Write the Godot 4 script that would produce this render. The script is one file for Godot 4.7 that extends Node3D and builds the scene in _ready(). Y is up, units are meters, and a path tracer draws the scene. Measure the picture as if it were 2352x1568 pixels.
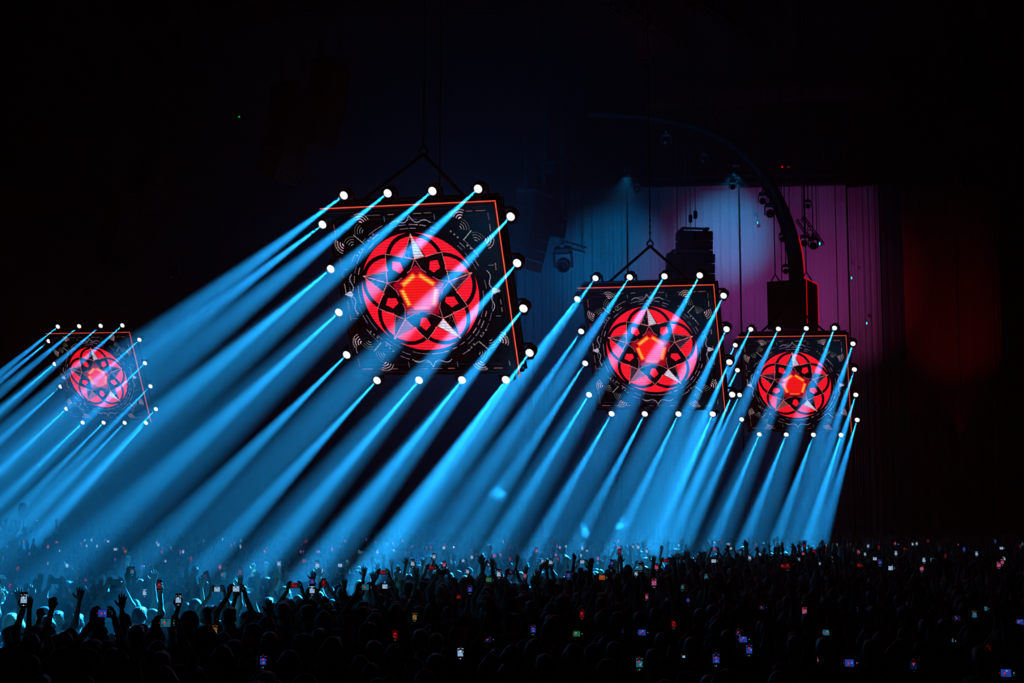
extends Node3D
# A concert hall: four hanging LED panels ringed with moving-head lamps shine parallel blue beams through haze onto a crowd.
# Units are metres, y is up, the camera looks along -z. Pixel positions refer to the 2352 x 1568 frame.

const F := 3400.0            # focal length in pixels (about 50 mm on full frame)
const EYE := Vector3(0, 3.02, 0)
const PITCH := 0.11537       # camera looks up a little: atan((1178 - 784) / 3400)
const ROOF := 27.0

var M := {}                  # materials
var G := {}                  # shared meshes
var count := {}
var rng := RandomNumberGenerator.new()

# ------------------------------------------------------------------ small geometry kit
class Geo:
	var v := PackedVector3Array()
	var n := PackedVector3Array()
	var t := PackedVector2Array()
	var i := PackedInt32Array()
	func vert(p: Vector3, nn: Vector3, uv := Vector2.ZERO) -> int:
		v.append(p); n.append(nn); t.append(uv)
		return v.size() - 1
	func quad(a: Vector3, b: Vector3, c: Vector3, d: Vector3) -> void:   # counter-clockwise seen from outside
		var nn := (b - a).cross(c - a).normalized()
		var k := vert(a, nn, Vector2(0, 1))
		vert(b, nn, Vector2(1, 1)); vert(c, nn, Vector2(1, 0)); vert(d, nn, Vector2(0, 0))
		i.append_array([k, k + 2, k + 1, k, k + 3, k + 2])
	func add(o: Geo, x := Transform3D()) -> Geo:
		var k := v.size()
		var flip := x.basis.determinant() < 0.0
		var nb := x.basis.inverse().transposed()
		for j in o.v.size():
			v.append(x * o.v[j]); n.append((nb * o.n[j]).normalized()); t.append(o.t[j])
		for j in range(0, o.i.size(), 3):
			if flip:
				i.append_array([k + o.i[j], k + o.i[j + 2], k + o.i[j + 1]])
			else:
				i.append_array([k + o.i[j], k + o.i[j + 1], k + o.i[j + 2]])
		return self
	func box(c: Vector3, s: Vector3, b := Basis(), bev := 0.0) -> Geo:
		# a box with chamfered edges when bev > 0
		var h := s / 2.0
		if bev <= 0.0:
			for ax in 3:
				for sg in [-1.0, 1.0]:
					var u := Vector3.ZERO; var w := Vector3.ZERO; var nn := Vector3.ZERO
					nn[ax] = h[ax] * sg; u[(ax + 1) % 3] = h[(ax + 1) % 3] * sg; w[(ax + 2) % 3] = h[(ax + 2) % 3]
					quad(c + b * (nn - u - w), c + b * (nn + u - w), c + b * (nn + u + w), c + b * (nn - u + w))
			return self
		var pts := {}
		for ax in 3:
			for sg in [-1.0, 1.0]:
				var a1 := (ax + 1) % 3; var a2 := (ax + 2) % 3
				var q := []
				for k in 4:
					var p := Vector3.ZERO
					p[ax] = h[ax] * sg
					p[a1] = (h[a1] - bev) * (1.0 if k == 1 or k == 2 else -1.0) * sg
					p[a2] = (h[a2] - bev) * (1.0 if k >= 2 else -1.0)
					q.append(c + b * p)
				quad(q[0], q[1], q[2], q[3])
				pts[[ax, sg]] = true
		for ax in 3:               # chamfer strips along each edge parallel to ax
			var a1 := (ax + 1) % 3; var a2 := (ax + 2) % 3
			for s1 in [-1.0, 1.0]:
				for s2 in [-1.0, 1.0]:
					var e := h[ax] - bev
					var p1 := Vector3.ZERO; p1[a1] = h[a1] * s1; p1[a2] = (h[a2] - bev) * s2
					var p2 := Vector3.ZERO; p2[a1] = (h[a1] - bev) * s1; p2[a2] = h[a2] * s2
					var lo := Vector3.ZERO; lo[ax] = -e
					var hi := Vector3.ZERO; hi[ax] = e
					if s1 * s2 > 0:
						quad(c + b * (p1 + lo), c + b * (p2 + lo), c + b * (p2 + hi), c + b * (p1 + hi))
					else:
						quad(c + b * (p2 + lo), c + b * (p1 + lo), c + b * (p1 + hi), c + b * (p2 + hi))
		for s1 in [-1.0, 1.0]:
			for s2 in [-1.0, 1.0]:
				for s3 in [-1.0, 1.0]:
					var pa := Vector3(h.x * s1, (h.y - bev) * s2, (h.z - bev) * s3)
					var pb := Vector3((h.x - bev) * s1, h.y * s2, (h.z - bev) * s3)
					var pc := Vector3((h.x - bev) * s1, (h.y - bev) * s2, h.z * s3)
					var nn := (b * Vector3(s1, s2, s3)).normalized()
					var k := vert(c + b * pa, nn); vert(c + b * pb, nn); vert(c + b * pc, nn)
					if s1 * s2 * s3 > 0: i.append_array([k, k + 2, k + 1])
					else: i.append_array([k, k + 1, k + 2])
		return self
	func tube(pts: Array, r, sides := 8, cap := true) -> Geo:      # r is a number or one radius per point
		var up := Vector3(0.13, 0.97, 0.21)
		var first := v.size()
		for j in pts.size():
			var d: Vector3 = (pts[mini(j + 1, pts.size() - 1)] - pts[maxi(j - 1, 0)]).normalized()
			if absf(d.dot(up)) > 0.95: up = Vector3(0.95, 0.1, 0.3)
			var a := d.cross(up).normalized()
			var b := a.cross(d)
			var rr: float = r[j] if r is Array else r
			for s in sides:
				var an := TAU * s / sides
				var nn := a * cos(an) + b * sin(an)
				vert(pts[j] + nn * rr, nn, Vector2(float(s) / sides, j))
		for j in pts.size() - 1:
			for s in sides:
				var k0 := first + j * sides + s
				var k1 := first + j * sides + (s + 1) % sides
				i.append_array([k0, k1, k0 + sides, k1, k1 + sides, k0 + sides])
		if cap:
			for e in [0, pts.size() - 1]:
				var d: Vector3 = (pts[1] - pts[0]).normalized() * -1.0 if e == 0 else (pts[e] - pts[e - 1]).normalized()
				var c := vert(pts[e], d)
				var ring := []
				for s in sides: ring.append(vert(v[first + e * sides + s], d))
				for s in sides:
					if e == 0: i.append_array([c, ring[(s + 1) % sides], ring[s]])
					else: i.append_array([c, ring[s], ring[(s + 1) % sides]])
		return self
	func lathe(prof: Array, sides := 16, x := Transform3D()) -> Geo:  # prof: [radius, z] pairs, about the local z axis, from back to front
		for j in prof.size() - 1:
			var p0: Array = prof[j]; var p1: Array = prof[j + 1]
			var nr: float = p1[1] - p0[1]; var nz: float = p0[0] - p1[0]
			var first := v.size()
			for s in sides:
				var an := TAU * s / sides
				var dir := Vector3(cos(an), sin(an), 0)
				var nn := (x.basis * (dir * nr + Vector3(0, 0, nz))).normalized()
				vert(x * (dir * p0[0] + Vector3(0, 0, p0[1])), nn); vert(x * (dir * p1[0] + Vector3(0, 0, p1[1])), nn)
			for s in sides:
				var k0 := first + 2 * s; var k1 := first + 2 * ((s + 1) % sides)
				i.append_array([k0, k0 + 1, k1, k1, k0 + 1, k1 + 1])
		return self
	func mesh(m: Material = null) -> ArrayMesh:
		var am := ArrayMesh.new()
		surf(am, m)
		return am
	func surf(am: ArrayMesh, m: Material) -> void:
		var a := []
		a.resize(Mesh.ARRAY_MAX)
		a[Mesh.ARRAY_VERTEX] = v; a[Mesh.ARRAY_NORMAL] = n; a[Mesh.ARRAY_TEX_UV] = t; a[Mesh.ARRAY_INDEX] = i
		am.add_surface_from_arrays(Mesh.PRIMITIVE_TRIANGLES, a)
		if m: am.surface_set_material(am.get_surface_count() - 1, m)

# ------------------------------------------------------------------ smooth bodies: tapered capsules and ellipsoids meshed as surface nets
func seg_d(p: Vector3, b: Array) -> float:
	if b.size() == 2:                       # ellipsoid [centre, radii]
		var q: Vector3 = (p - b[0])
		var r: Vector3 = b[1]
		var k0 := (q / r).length()
		var k1 := (q / (r * r)).length()
		return k0 * (k0 - 1.0) / maxf(k1, 1e-6)
	var ba: Vector3 = b[1] - b[0]
	var pa: Vector3 = p - b[0]
	var h := clampf(pa.dot(ba) / maxf(ba.length_squared(), 1e-9), 0.0, 1.0)
	return (pa - ba * h).length() - lerpf(b[2], b[3], h)

func net(bones: Array, k: float, cell: float, planes := [], wob := 0.0, wf := 0.0, cut := []) -> Geo:
	var lo := Vector3(1e9, 1e9, 1e9); var hi := -lo
	for b in bones:
		if b.size() == 2:
			lo = lo.min(b[0] - b[1]); hi = hi.max(b[0] + b[1])
		else:
			lo = lo.min(b[0] - Vector3.ONE * b[2]).min(b[1] - Vector3.ONE * b[3]); hi = hi.max(b[0] + Vector3.ONE * b[2]).max(b[1] + Vector3.ONE * b[3])
	lo -= Vector3.ONE * (cell * 3.0 + k * 0.5 + wob); hi += Vector3.ONE * (cell * 3.0 + k * 0.5 + wob)
	var nx := int((hi.x - lo.x) / cell) + 2; var ny := int((hi.y - lo.y) / cell) + 2; var nz := int((hi.z - lo.z) / cell) + 2
	nx = (nx + 3) / 4 * 4; ny = (ny + 3) / 4 * 4; nz = (nz + 3) / 4 * 4
	var vals := PackedFloat32Array(); vals.resize(nx * ny * nz); vals.fill(1.0)
	var cid := PackedInt32Array(); cid.resize(nx * ny * nz); cid.fill(-1)
	var hd := 4.4 * cell + wob
	var nb := bones.size()
	var blocks := []
	var ds := PackedFloat32Array(); ds.resize(nb)
	for bz in range(0, nz, 4):
		for by in range(0, ny, 4):
			for bx in range(0, nx, 4):
				var c := lo + Vector3(bx + 1.5, by + 1.5, bz + 1.5) * cell
				var dm := 1e9
				for q in nb:
					var d := seg_d(c, bones[q])
					ds[q] = d
					dm = minf(dm, d)
				if dm > hd + k: continue
				if dm < -hd and planes.is_empty() and cut.is_empty():
					for z in 4:
						for y in 4:
							for x in 4: vals[bx + x + nx * (by + y + ny * (bz + z))] = -1.0
					continue
				var act := []
				for q in nb:
					if ds[q] < dm + 2.0 * hd + 1.5 * k: act.append(bones[q])
				blocks.append(Vector3i(bx, by, bz))
				for z in 4:
					for y in 4:
						for x in 4:
							var p := lo + Vector3(bx + x, by + y, bz + z) * cell
							var d := 1e9
							for b in act:
								var e := seg_d(p, b)
								if d > 1e8: d = e
								else:
									var hh := maxf(k - absf(d - e), 0.0) / k
									d = minf(d, e) - hh * hh * k * 0.25
							if wob > 0.0: d += wob * sin(p.x * wf + 1.3 * sin(p.y * wf * 0.7)) * sin(p.y * wf + 2.0) * sin(p.z * wf + p.x * wf * 0.4)
							for pl in planes: d = maxf(d, p.dot(pl[0]) - pl[1])
							for b in cut: d = maxf(d, -seg_d(p, b))
							vals[bx + x + nx * (by + y + ny * (bz + z))] = d
	var g := Geo.new()
	var sx := 1; var sy := nx; var sz := nx * ny
	var corner := [0, sx, sy, sx + sy, sz, sz + sx, sz + sy, sz + sx + sy]
	var cpos := [Vector3(0, 0, 0), Vector3(1, 0, 0), Vector3(0, 1, 0), Vector3(1, 1, 0), Vector3(0, 0, 1), Vector3(1, 0, 1), Vector3(0, 1, 1), Vector3(1, 1, 1)]
	var edges := [[0, 1], [2, 3], [4, 5], [6, 7], [0, 2], [1, 3], [4, 6], [5, 7], [0, 4], [1, 5], [2, 6], [3, 7]]
	var cells := []
	for bl in blocks:
		for z in 4:
			if bl.z + z >= nz - 1: continue
			for y in 4:
				if bl.y + y >= ny - 1: continue
				for x in 4:
					if bl.x + x >= nx - 1: continue
					var at: int = bl.x + x + nx * (bl.y + y + ny * (bl.z + z))
					var neg := 0
					for q in 8:
						if vals[at + corner[q]] < 0.0: neg += 1
					if neg == 0 or neg == 8: continue
					var sum := Vector3.ZERO; var m := 0
					for e in edges:
						var a := vals[at + corner[e[0]]]; var b := vals[at + corner[e[1]]]
						if (a < 0.0) != (b < 0.0):
							sum += cpos[e[0]].lerp(cpos[e[1]], a / (a - b)); m += 1
					cid[at] = g.v.size()
					g.v.append(lo + (Vector3(bl.x + x, bl.y + y, bl.z + z) + sum / m) * cell)
					cells.append(at)
	g.n.resize(g.v.size()); g.t.resize(g.v.size())
	var st := [sx, sy, sz]
	for at in cells:
		for ax in 3:
			var s0: int = st[ax]; var s1: int = st[(ax + 1) % 3]; var s2: int = st[(ax + 2) % 3]
			var a := vals[at]; var b := vals[at + s0]
			if (a < 0.0) == (b < 0.0): continue
			if at - s1 - s2 < 0: continue
			var c0 := cid[at]; var c1 := cid[at - s1]; var c2 := cid[at - s1 - s2]; var c3 := cid[at - s2]
			if c1 < 0 or c2 < 0 or c3 < 0: continue
			if a < 0.0: g.i.append_array([c0, c2, c1, c0, c3, c2])   # outside lies along +ax; clockwise seen from there
			else: g.i.append_array([c0, c1, c2, c0, c2, c3])
	for j in range(0, g.i.size(), 3):
		var p0 := g.v[g.i[j]]
		var nn := (g.v[g.i[j + 2]] - p0).cross(g.v[g.i[j + 1]] - p0)
		g.n[g.i[j]] += nn; g.n[g.i[j + 1]] += nn; g.n[g.i[j + 2]] += nn
	for j in g.n.size(): g.n[j] = g.n[j].normalized()
	return g

# ------------------------------------------------------------------ naming and placing
func numbered(called: String) -> String:
	var k: int = count.get(called, 0)
	count[called] = k + 1
	return called if k == 0 else "%s_%03d" % [called, k]

func tag(o: Node, label: String, category: String, group := "", kind := "") -> void:
	o.set_meta("label", label)
	if category: o.set_meta("category", category)
	if group: o.set_meta("group", group)
	if kind: o.set_meta("kind", kind)

func thing(called: String, label: String, category: String, x := Transform3D(), group := "") -> Node3D:
	var o := Node3D.new()
	o.name = numbered(called)
	add_child(o)
	o.transform = x
	tag(o, label, category, group)
	return o

func part(called: String, m: Mesh, mat: Material, parent: Node3D, x := Transform3D()) -> MeshInstance3D:
	var o := MeshInstance3D.new()
	o.name = called
	o.mesh = m
	if mat: o.material_override = mat
	o.transform = x
	parent.add_child(o, true)
	return o

func structure(called: String, g: Geo, mat: Material, label: String) -> MeshInstance3D:
	var o := part(called, g.mesh(), mat, self)
	o.set_meta("kind", "structure"); o.set_meta("label", label)
	return o

func ray(px: float, py: float) -> Vector3:
	return Basis(Vector3.RIGHT, PITCH) * Vector3((px - 1176.0) / F, (784.0 - py) / F, -1.0)

func at_z(px: float, py: float, z: float) -> Vector3:       # the point on that sight line at depth z
	var d := ray(px, py)
	return EYE + d * (-z / -d.z)

func at_y(px: float, py: float, y: float) -> Vector3:       # where that sight line meets height y
	var d := ray(px, py)
	return EYE + d * ((y - EYE.y) / d.y)

func pixel(p: Vector3) -> Vector3:                          # (px, py, depth)
	var q := Basis(Vector3.RIGHT, -PITCH) * (p - EYE)
	return Vector3(1176.0 + F * q.x / -q.z, 784.0 - F * q.y / -q.z, -q.z)

func look(dir: Vector3, up := Vector3.UP) -> Basis:          # basis whose +z points along dir
	var z := dir.normalized()
	var x := up.cross(z).normalized()
	return Basis(x, z.cross(x), z)

# ------------------------------------------------------------------ materials
func mat(albedo: Color, rough := 0.8, metal := 0.0) -> StandardMaterial3D:
	var m := StandardMaterial3D.new()
	m.albedo_color = albedo; m.roughness = rough; m.metallic = metal
	return m

func glow(c: Color, energy: float) -> StandardMaterial3D:
	var m := mat(Color(0.02, 0.02, 0.02), 0.4)
	m.emission_enabled = true; m.emission = c; m.emission_energy_multiplier = energy
	return m

func noise_mat(a: Color, b: Color, rough: float, scale: float, seed_: int, freq := 0.02) -> StandardMaterial3D:
	var m := mat(Color.WHITE, rough)
	var t := NoiseTexture2D.new()
	t.width = 256; t.height = 256; t.seamless = true
	var f := FastNoiseLite.new(); f.seed = seed_; f.frequency = freq
	t.noise = f
	var r := Gradient.new(); r.set_color(0, a); r.set_color(1, b)
	t.color_ramp = r
	m.albedo_texture = t
	m.uv1_triplanar = true; m.uv1_world_triplanar = true; m.uv1_scale = Vector3.ONE * scale
	return m

func materials() -> void:
	M.floor = noise_mat(Color(0.14, 0.14, 0.145), Color(0.20, 0.20, 0.205), 0.7, 0.4, 3)
	M.wall = noise_mat(Color(0.22, 0.22, 0.225), Color(0.28, 0.28, 0.285), 0.9, 0.15, 4)
	M.roof = noise_mat(Color(0.10, 0.10, 0.105), Color(0.14, 0.14, 0.145), 0.9, 0.2, 5)
	M.black = mat(Color(0.11, 0.11, 0.115), 0.6)
	M.case = noise_mat(Color(0.10, 0.10, 0.105), Color(0.14, 0.14, 0.145), 0.5, 3.0, 6, 0.05)
	M.steel = mat(Color(0.30, 0.31, 0.33), 0.45, 0.7)
	M.truss = mat(Color(0.12, 0.12, 0.13), 0.5, 0.4)
	M.grille = mat(Color(0.05, 0.055, 0.06), 0.35, 0.5)
	M.lens = glow(Color(1.0, 1.0, 1.0), 0.48)
	M.dark_lens = mat(Color(0.03, 0.035, 0.05), 0.08)
	M.strip = glow(Color(1.0, 0.34, 0.26), 0.30)
	M.red_strip = glow(Color(1.0, 0.05, 0.03), 0.3)
	M.dot_red = glow(Color(1.0, 0.05, 0.02), 0.48)
	M.dot_green = glow(Color(0.05, 1.0, 0.3), 0.2)
	M.cyan_glint = glow(Color(0.25, 0.9, 1.0), 0.46)  # glow that stands in for cyan glints of light on the cloths
	M.curtain = noise_mat(Color(0.50, 0.49, 0.50), Color(0.62, 0.61, 0.62), 0.95, 0.6, 8, 0.03)
	M.red_curtain = noise_mat(Color(0.45, 0.05, 0.05), Color(0.55, 0.07, 0.06), 0.95, 0.6, 9, 0.03)
	M.skin = mat(Color(0.72, 0.50, 0.40), 0.55)
	M.trousers = mat(Color(0.10, 0.11, 0.14), 0.9)
	M.hair_dark = mat(Color(0.09, 0.07, 0.06), 0.45)
	M.hair_brown = mat(Color(0.24, 0.16, 0.10), 0.45)
	M.hair_fair = mat(Color(0.55, 0.42, 0.26), 0.45)
	for h in ["hair_dark", "hair_brown", "hair_fair"]:
		M[h].rim_enabled = true; M[h].rim = 0.6; M[h].rim_tint = 0.3
	M.shirt_any = mat(Color.WHITE, 0.9); M.shirt_any.vertex_color_use_as_albedo = true
	M.shirt_any.rim_enabled = true; M.shirt_any.rim = 0.3; M.shirt_any.rim_tint = 0.5
	M.black_glass = mat(Color(0.03, 0.03, 0.04), 0.2)
	M.phone = mat(Color(0.03, 0.03, 0.035), 0.25)
	for s in SHIRTS:
		var m := mat(SHIRTS[s], 0.9)
		m.rim_enabled = true; m.rim = 0.3; m.rim_tint = 0.5
		M["shirt_" + s] = m

const SHIRTS := {"black": Color(0.13, 0.13, 0.135), "navy": Color(0.13, 0.16, 0.27), "charcoal": Color(0.23, 0.23, 0.24), "grey": Color(0.38, 0.39, 0.41), "white": Color(0.78, 0.78, 0.76), "olive": Color(0.20, 0.21, 0.13), "maroon": Color(0.25, 0.06, 0.07)}

# ------------------------------------------------------------------ flat artwork for the LED screens
var paint := {}              # colour -> Geo: flat pieces of the picture, laid in thin layers
var layer := 0.0

func poly(pts: Array, c: Color) -> void:                          # pts in -1..1
	var pk := PackedVector2Array(pts)
	var tri := Geometry2D.triangulate_polygon(pk)
	if tri.is_empty(): return
	var key := Color(minf(snappedf(c.r, 0.08), 1.0), minf(snappedf(c.g, 0.08), 1.0), minf(snappedf(c.b, 0.08), 1.0))
	if c.get_luminance() < 0.03: key = Color(0, 0, 0)
	if not paint.has(key): paint[key] = Geo.new()
	var g: Geo = paint[key]
	var h := SIDE / 2.0 - 0.04
	var k := g.v.size()
	for p in pk: g.vert(Vector3(p.x * h, p.y * h, layer), Vector3.BACK)
	for j in range(0, tri.size(), 3):
		var p0 := pk[tri[j]]; var p1 := pk[tri[j + 1]]; var p2 := pk[tri[j + 2]]
		if (p1 - p0).cross(p2 - p0) > 0.0: g.i.append_array([k + tri[j], k + tri[j + 2], k + tri[j + 1]])
		else: g.i.append_array([k + tri[j], k + tri[j + 1], k + tri[j + 2]])

func stroke(pts: Array, w: float, c: Color) -> void:
	for j in pts.size() - 1:
		var a: Vector2 = pts[j]; var b: Vector2 = pts[j + 1]
		var d := (b - a).normalized() * w * 0.5
		var s := Vector2(-d.y, d.x)
		var e := d * 0.5
		poly([a + s - e, a - s - e, b - s + e, b + s + e], c)

func arc(c: Vector2, r: float, a0: float, a1: float, n := 24) -> Array:
	var out := []
	for j in n + 1:
		var a := lerpf(a0, a1, float(j) / n)
		out.append(c + Vector2(sin(a), cos(a)) * r)          # angle 0 points up, turning clockwise
	return out

func pol(c: Vector2, a: float, r: float) -> Vector2:
	return c + Vector2(sin(a), cos(a)) * r

func star_picture() -> ArrayMesh:
	layer = 0.0
	poly([Vector2(-1, -1), Vector2(1, -1), Vector2(1, 1), Vector2(-1, 1)], Color(0, 0, 0))
	var red := Color(1.0, 0.10, 0.13); var dark := Color(0.015, 0.0, 0.02)
	var line := Color(0.92, 0.50, 0.52); var pale := Color(0.80, 0.76, 0.86); var dim := Color(0.25, 0.30, 0.42)
	var c := Vector2(-0.015, 0.005); var R := 0.705
	# frame: dashed mouldings near the rim
	var r2 := RandomNumberGenerator.new(); r2.seed = 5
	for side in 4:
		var a := -0.90
		while a < 0.88:
			var l := r2.randf_range(0.04, 0.16)
			var col := pale.lerp(line, r2.randf()) * r2.randf_range(0.6, 1.1)
			if r2.randf() < 0.8:
				var e := 0.93
				var p0 := Vector2(a, e); var p1 := Vector2(minf(a + l, 0.9), e)
				if side == 1: p0 = Vector2(p0.x, -e); p1 = Vector2(p1.x, -e)
				if side == 2: p0 = Vector2(-e, p0.x); p1 = Vector2(-e, p1.x)
				if side == 3: p0 = Vector2(e, p0.x); p1 = Vector2(e, p1.x)
				stroke([p0, p1], 0.012, col)
			a += l + r2.randf_range(0.03, 0.10)
	for e in [0.97, 0.88]:
		stroke([Vector2(-e, e), Vector2(e, e), Vector2(e, -e), Vector2(-e, -e), Vector2(-e, e)], 0.006, dim * 0.6)
	layer += 0.002
	# rings round the disc, broken like worn metal
	for ring in [[0.86, 0.006], [0.80, 0.010], [0.755, 0.008]]:
		for k in 40:
			if r2.randf() < 0.72:
				stroke(arc(c, ring[0], TAU * k / 40.0, TAU * (k + r2.randf_range(0.5, 1.0)) / 40.0, 4), ring[1], dim.lerp(line, r2.randf() * 0.5) * r2.randf_range(0.6, 1.3))
	layer += 0.002
	# corner rosettes, side points
	for k in 4:
		var a := TAU * (k + 0.5) / 4.0
		var q := pol(Vector2.ZERO, a, 1.08)
		var inw := pol(Vector2.ZERO, a, 0.90)
		stroke([inw - pol(Vector2.ZERO, a, 0.05), pol(Vector2.ZERO, a, 1.0)], 0.012, pale * 0.6)
		for side in [-1.0, 1.0]:
			var t: Vector2 = Vector2(sin(a + 1.57), cos(a + 1.57)) * side
			var o: Vector2 = q - pol(Vector2.ZERO, a, 0.06) + t * 0.17
			for j in 4:
				stroke(arc(o, 0.020 + 0.031 * j, a + side * 0.3, a + side * 2.0, 7), 0.011, (pale.lerp(line, 0.4)) * (1.0 - 0.15 * j))
				stroke(arc(o - t * 0.05 - pol(Vector2.ZERO, a, 0.10), 0.03 + 0.03 * j, a - side * 1.0, a + side * 0.3, 5), 0.008, pale * (0.6 - 0.1 * j))
			for j in 3:
				var d: Vector2 = pol(Vector2.ZERO, a, 0.83) + t * (0.07 + 0.05 * j)
				poly(arc(d, 0.012, 0.0, TAU, 8), pale * 0.5)
	for k in 4:
		var a := TAU * k / 4.0
		var t := Vector2(cos(a), -sin(a))
		var o := pol(Vector2.ZERO, a, 0.93)
		for side in [-1.0, 1.0]:
			var pts := []
			for j in 9:
				var s := j / 8.0
				pts.append(o + t * side * s * 0.24 - pol(Vector2.ZERO, a, 0.02 + 0.10 * sqrt(s) + 0.03 * sin(s * 6.0)))
			stroke(pts, 0.010, dim.lerp(pale, 0.35))
			stroke([o + t * side * 0.30 - pol(Vector2.ZERO, a, 0.08), o + t * side * 0.30 - pol(Vector2.ZERO, a, 0.02)], 0.008, dim)
		if k % 2 == 1: poly([o + pol(Vector2.ZERO, a, 0.02), o - pol(Vector2.ZERO, a, 0.06) + t * 0.04, o - pol(Vector2.ZERO, a, 0.09), o - pol(Vector2.ZERO, a, 0.06) - t * 0.04], pale * 0.8)
	layer += 0.002
	# red disc with dark petals
	poly(arc(c, R, 0.0, TAU, 96), red)
	layer += 0.002
	for k in 5:
		var o := pol(c, TAU * k / 5.0, R * 0.5)
		stroke(arc(o, R * 0.47, 0.0, TAU, 48), 0.046, dark)
	layer += 0.002
	# two dark five-pointed stars, one upside down
	for two in 2:
		var pts := []
		for k in 10: pts.append(pol(c, TAU * (k + (1 if two == 0 else 0)) / 10.0, (R * (0.84 if two == 0 else 0.985)) if k % 2 == 0 else R * 0.50))
		poly(pts, dark)
	layer += 0.002
	for k in 5:                                                  # red kites inside the inverted star's arms
		var a := TAU * (k + 0.5) / 5.0
		poly([pol(c, a, R * 0.66), pol(c, a + 0.17, R * 0.575), pol(c, a + 0.10, R * 0.44), pol(c, a - 0.10, R * 0.44), pol(c, a - 0.17, R * 0.575)], red)
	layer += 0.002
	# bevelled metal arms
	for k in 5:
		var a := TAU * k / 5.0
		var tip := pol(c, a, R * 0.985); var foot := pol(c, a, R * 0.56)
		var l := pol(c, a - 0.27, R * 0.63); var r := pol(c, a + 0.27, R * 0.63)
		poly([tip, foot, l], Color(0.03, 0.02, 0.05)); poly([tip, r, foot], Color(0.17, 0.09, 0.13))
		layer += 0.001
		if k == 0: poly([tip, r, foot], Color(0.72, 0.70, 0.80))
		if k == 2: poly([tip, r, foot], Color(0.80, 0.80, 0.90))
		if k == 3: poly([tip, foot, l], Color(0.45, 0.20, 0.25))
		layer += 0.001
		for q in 40:                                             # scratches on the metal
			var s := r2.randf(); var w := r2.randf_range(-1.0, 1.0) * (1.0 - s) * 0.22
			var p := pol(c, a + w, R * lerpf(0.60, 0.96, s))
			stroke([p, p + Vector2(r2.randf_range(-0.02, 0.02), r2.randf_range(-0.02, 0.02))], 0.005, line * r2.randf_range(0.25, 0.7))
		layer += 0.001
		stroke([tip, foot], 0.008, line); stroke([tip, l, foot, r, tip], 0.007, line * 0.8)
		var b := pol(c, a + PI / 5.0, R * 0.82)                  # edges of the inverted star
		stroke([foot, b], 0.007, line * 0.8)
		stroke([pol(c, a + TAU / 5.0, R * 0.56), b], 0.007, line * 0.8)
		stroke([foot, pol(c, a + 0.22, R * 0.40), pol(c, a + 0.45, R * 0.37)], 0.009, line * 0.7)
		stroke([foot, pol(c, a - 0.22, R * 0.40), pol(c, a - 0.45, R * 0.37)], 0.009, line * 0.7)
	layer += 0.002
	# glowing heart with five bright bars
	var heart := []
	for k in 10: heart.append(pol(c, TAU * k / 10.0, R * (0.47 if k % 2 == 0 else 0.33)))
	poly(heart, Color(0.56, 0.04, 0.06))
	layer += 0.002
	var heart2 := []
	for k in 10: heart2.append(pol(c, TAU * k / 10.0, R * (0.30 if k % 2 == 0 else 0.27)))
	poly(heart2, Color(0.96, 0.10, 0.10))
	for k in 5:
		var a := TAU * (k + 0.5) / 5.0
		var p0 := pol(c, a - 0.50, R * 0.30); var p1 := pol(c, a + 0.50, R * 0.30)
		layer += 0.001
		var wide := 0.016 if k == 2 else 0.052
		stroke([p0.lerp(p1, 0.04), p0.lerp(p1, 0.96)], wide + 0.02, Color(1.0, 0.22, 0.08))
		layer += 0.001
		stroke([p0.lerp(p1, 0.08), p0.lerp(p1, 0.92)], wide * 0.7, Color(1.0, 0.62, 0.20))
	layer += 0.002
	for k in 62:                                                 # dark gaps between the LED rows
		var y := -0.98 + 0.032 * k
		stroke([Vector2(-0.99, y), Vector2(0.99, y)], 0.0045, Color(0, 0, 0))
	var am := ArrayMesh.new()
	for key in paint: paint[key].surf(am, M.black_glass if key == Color(0, 0, 0) else glow(key, 0.46))
	return am

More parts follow.
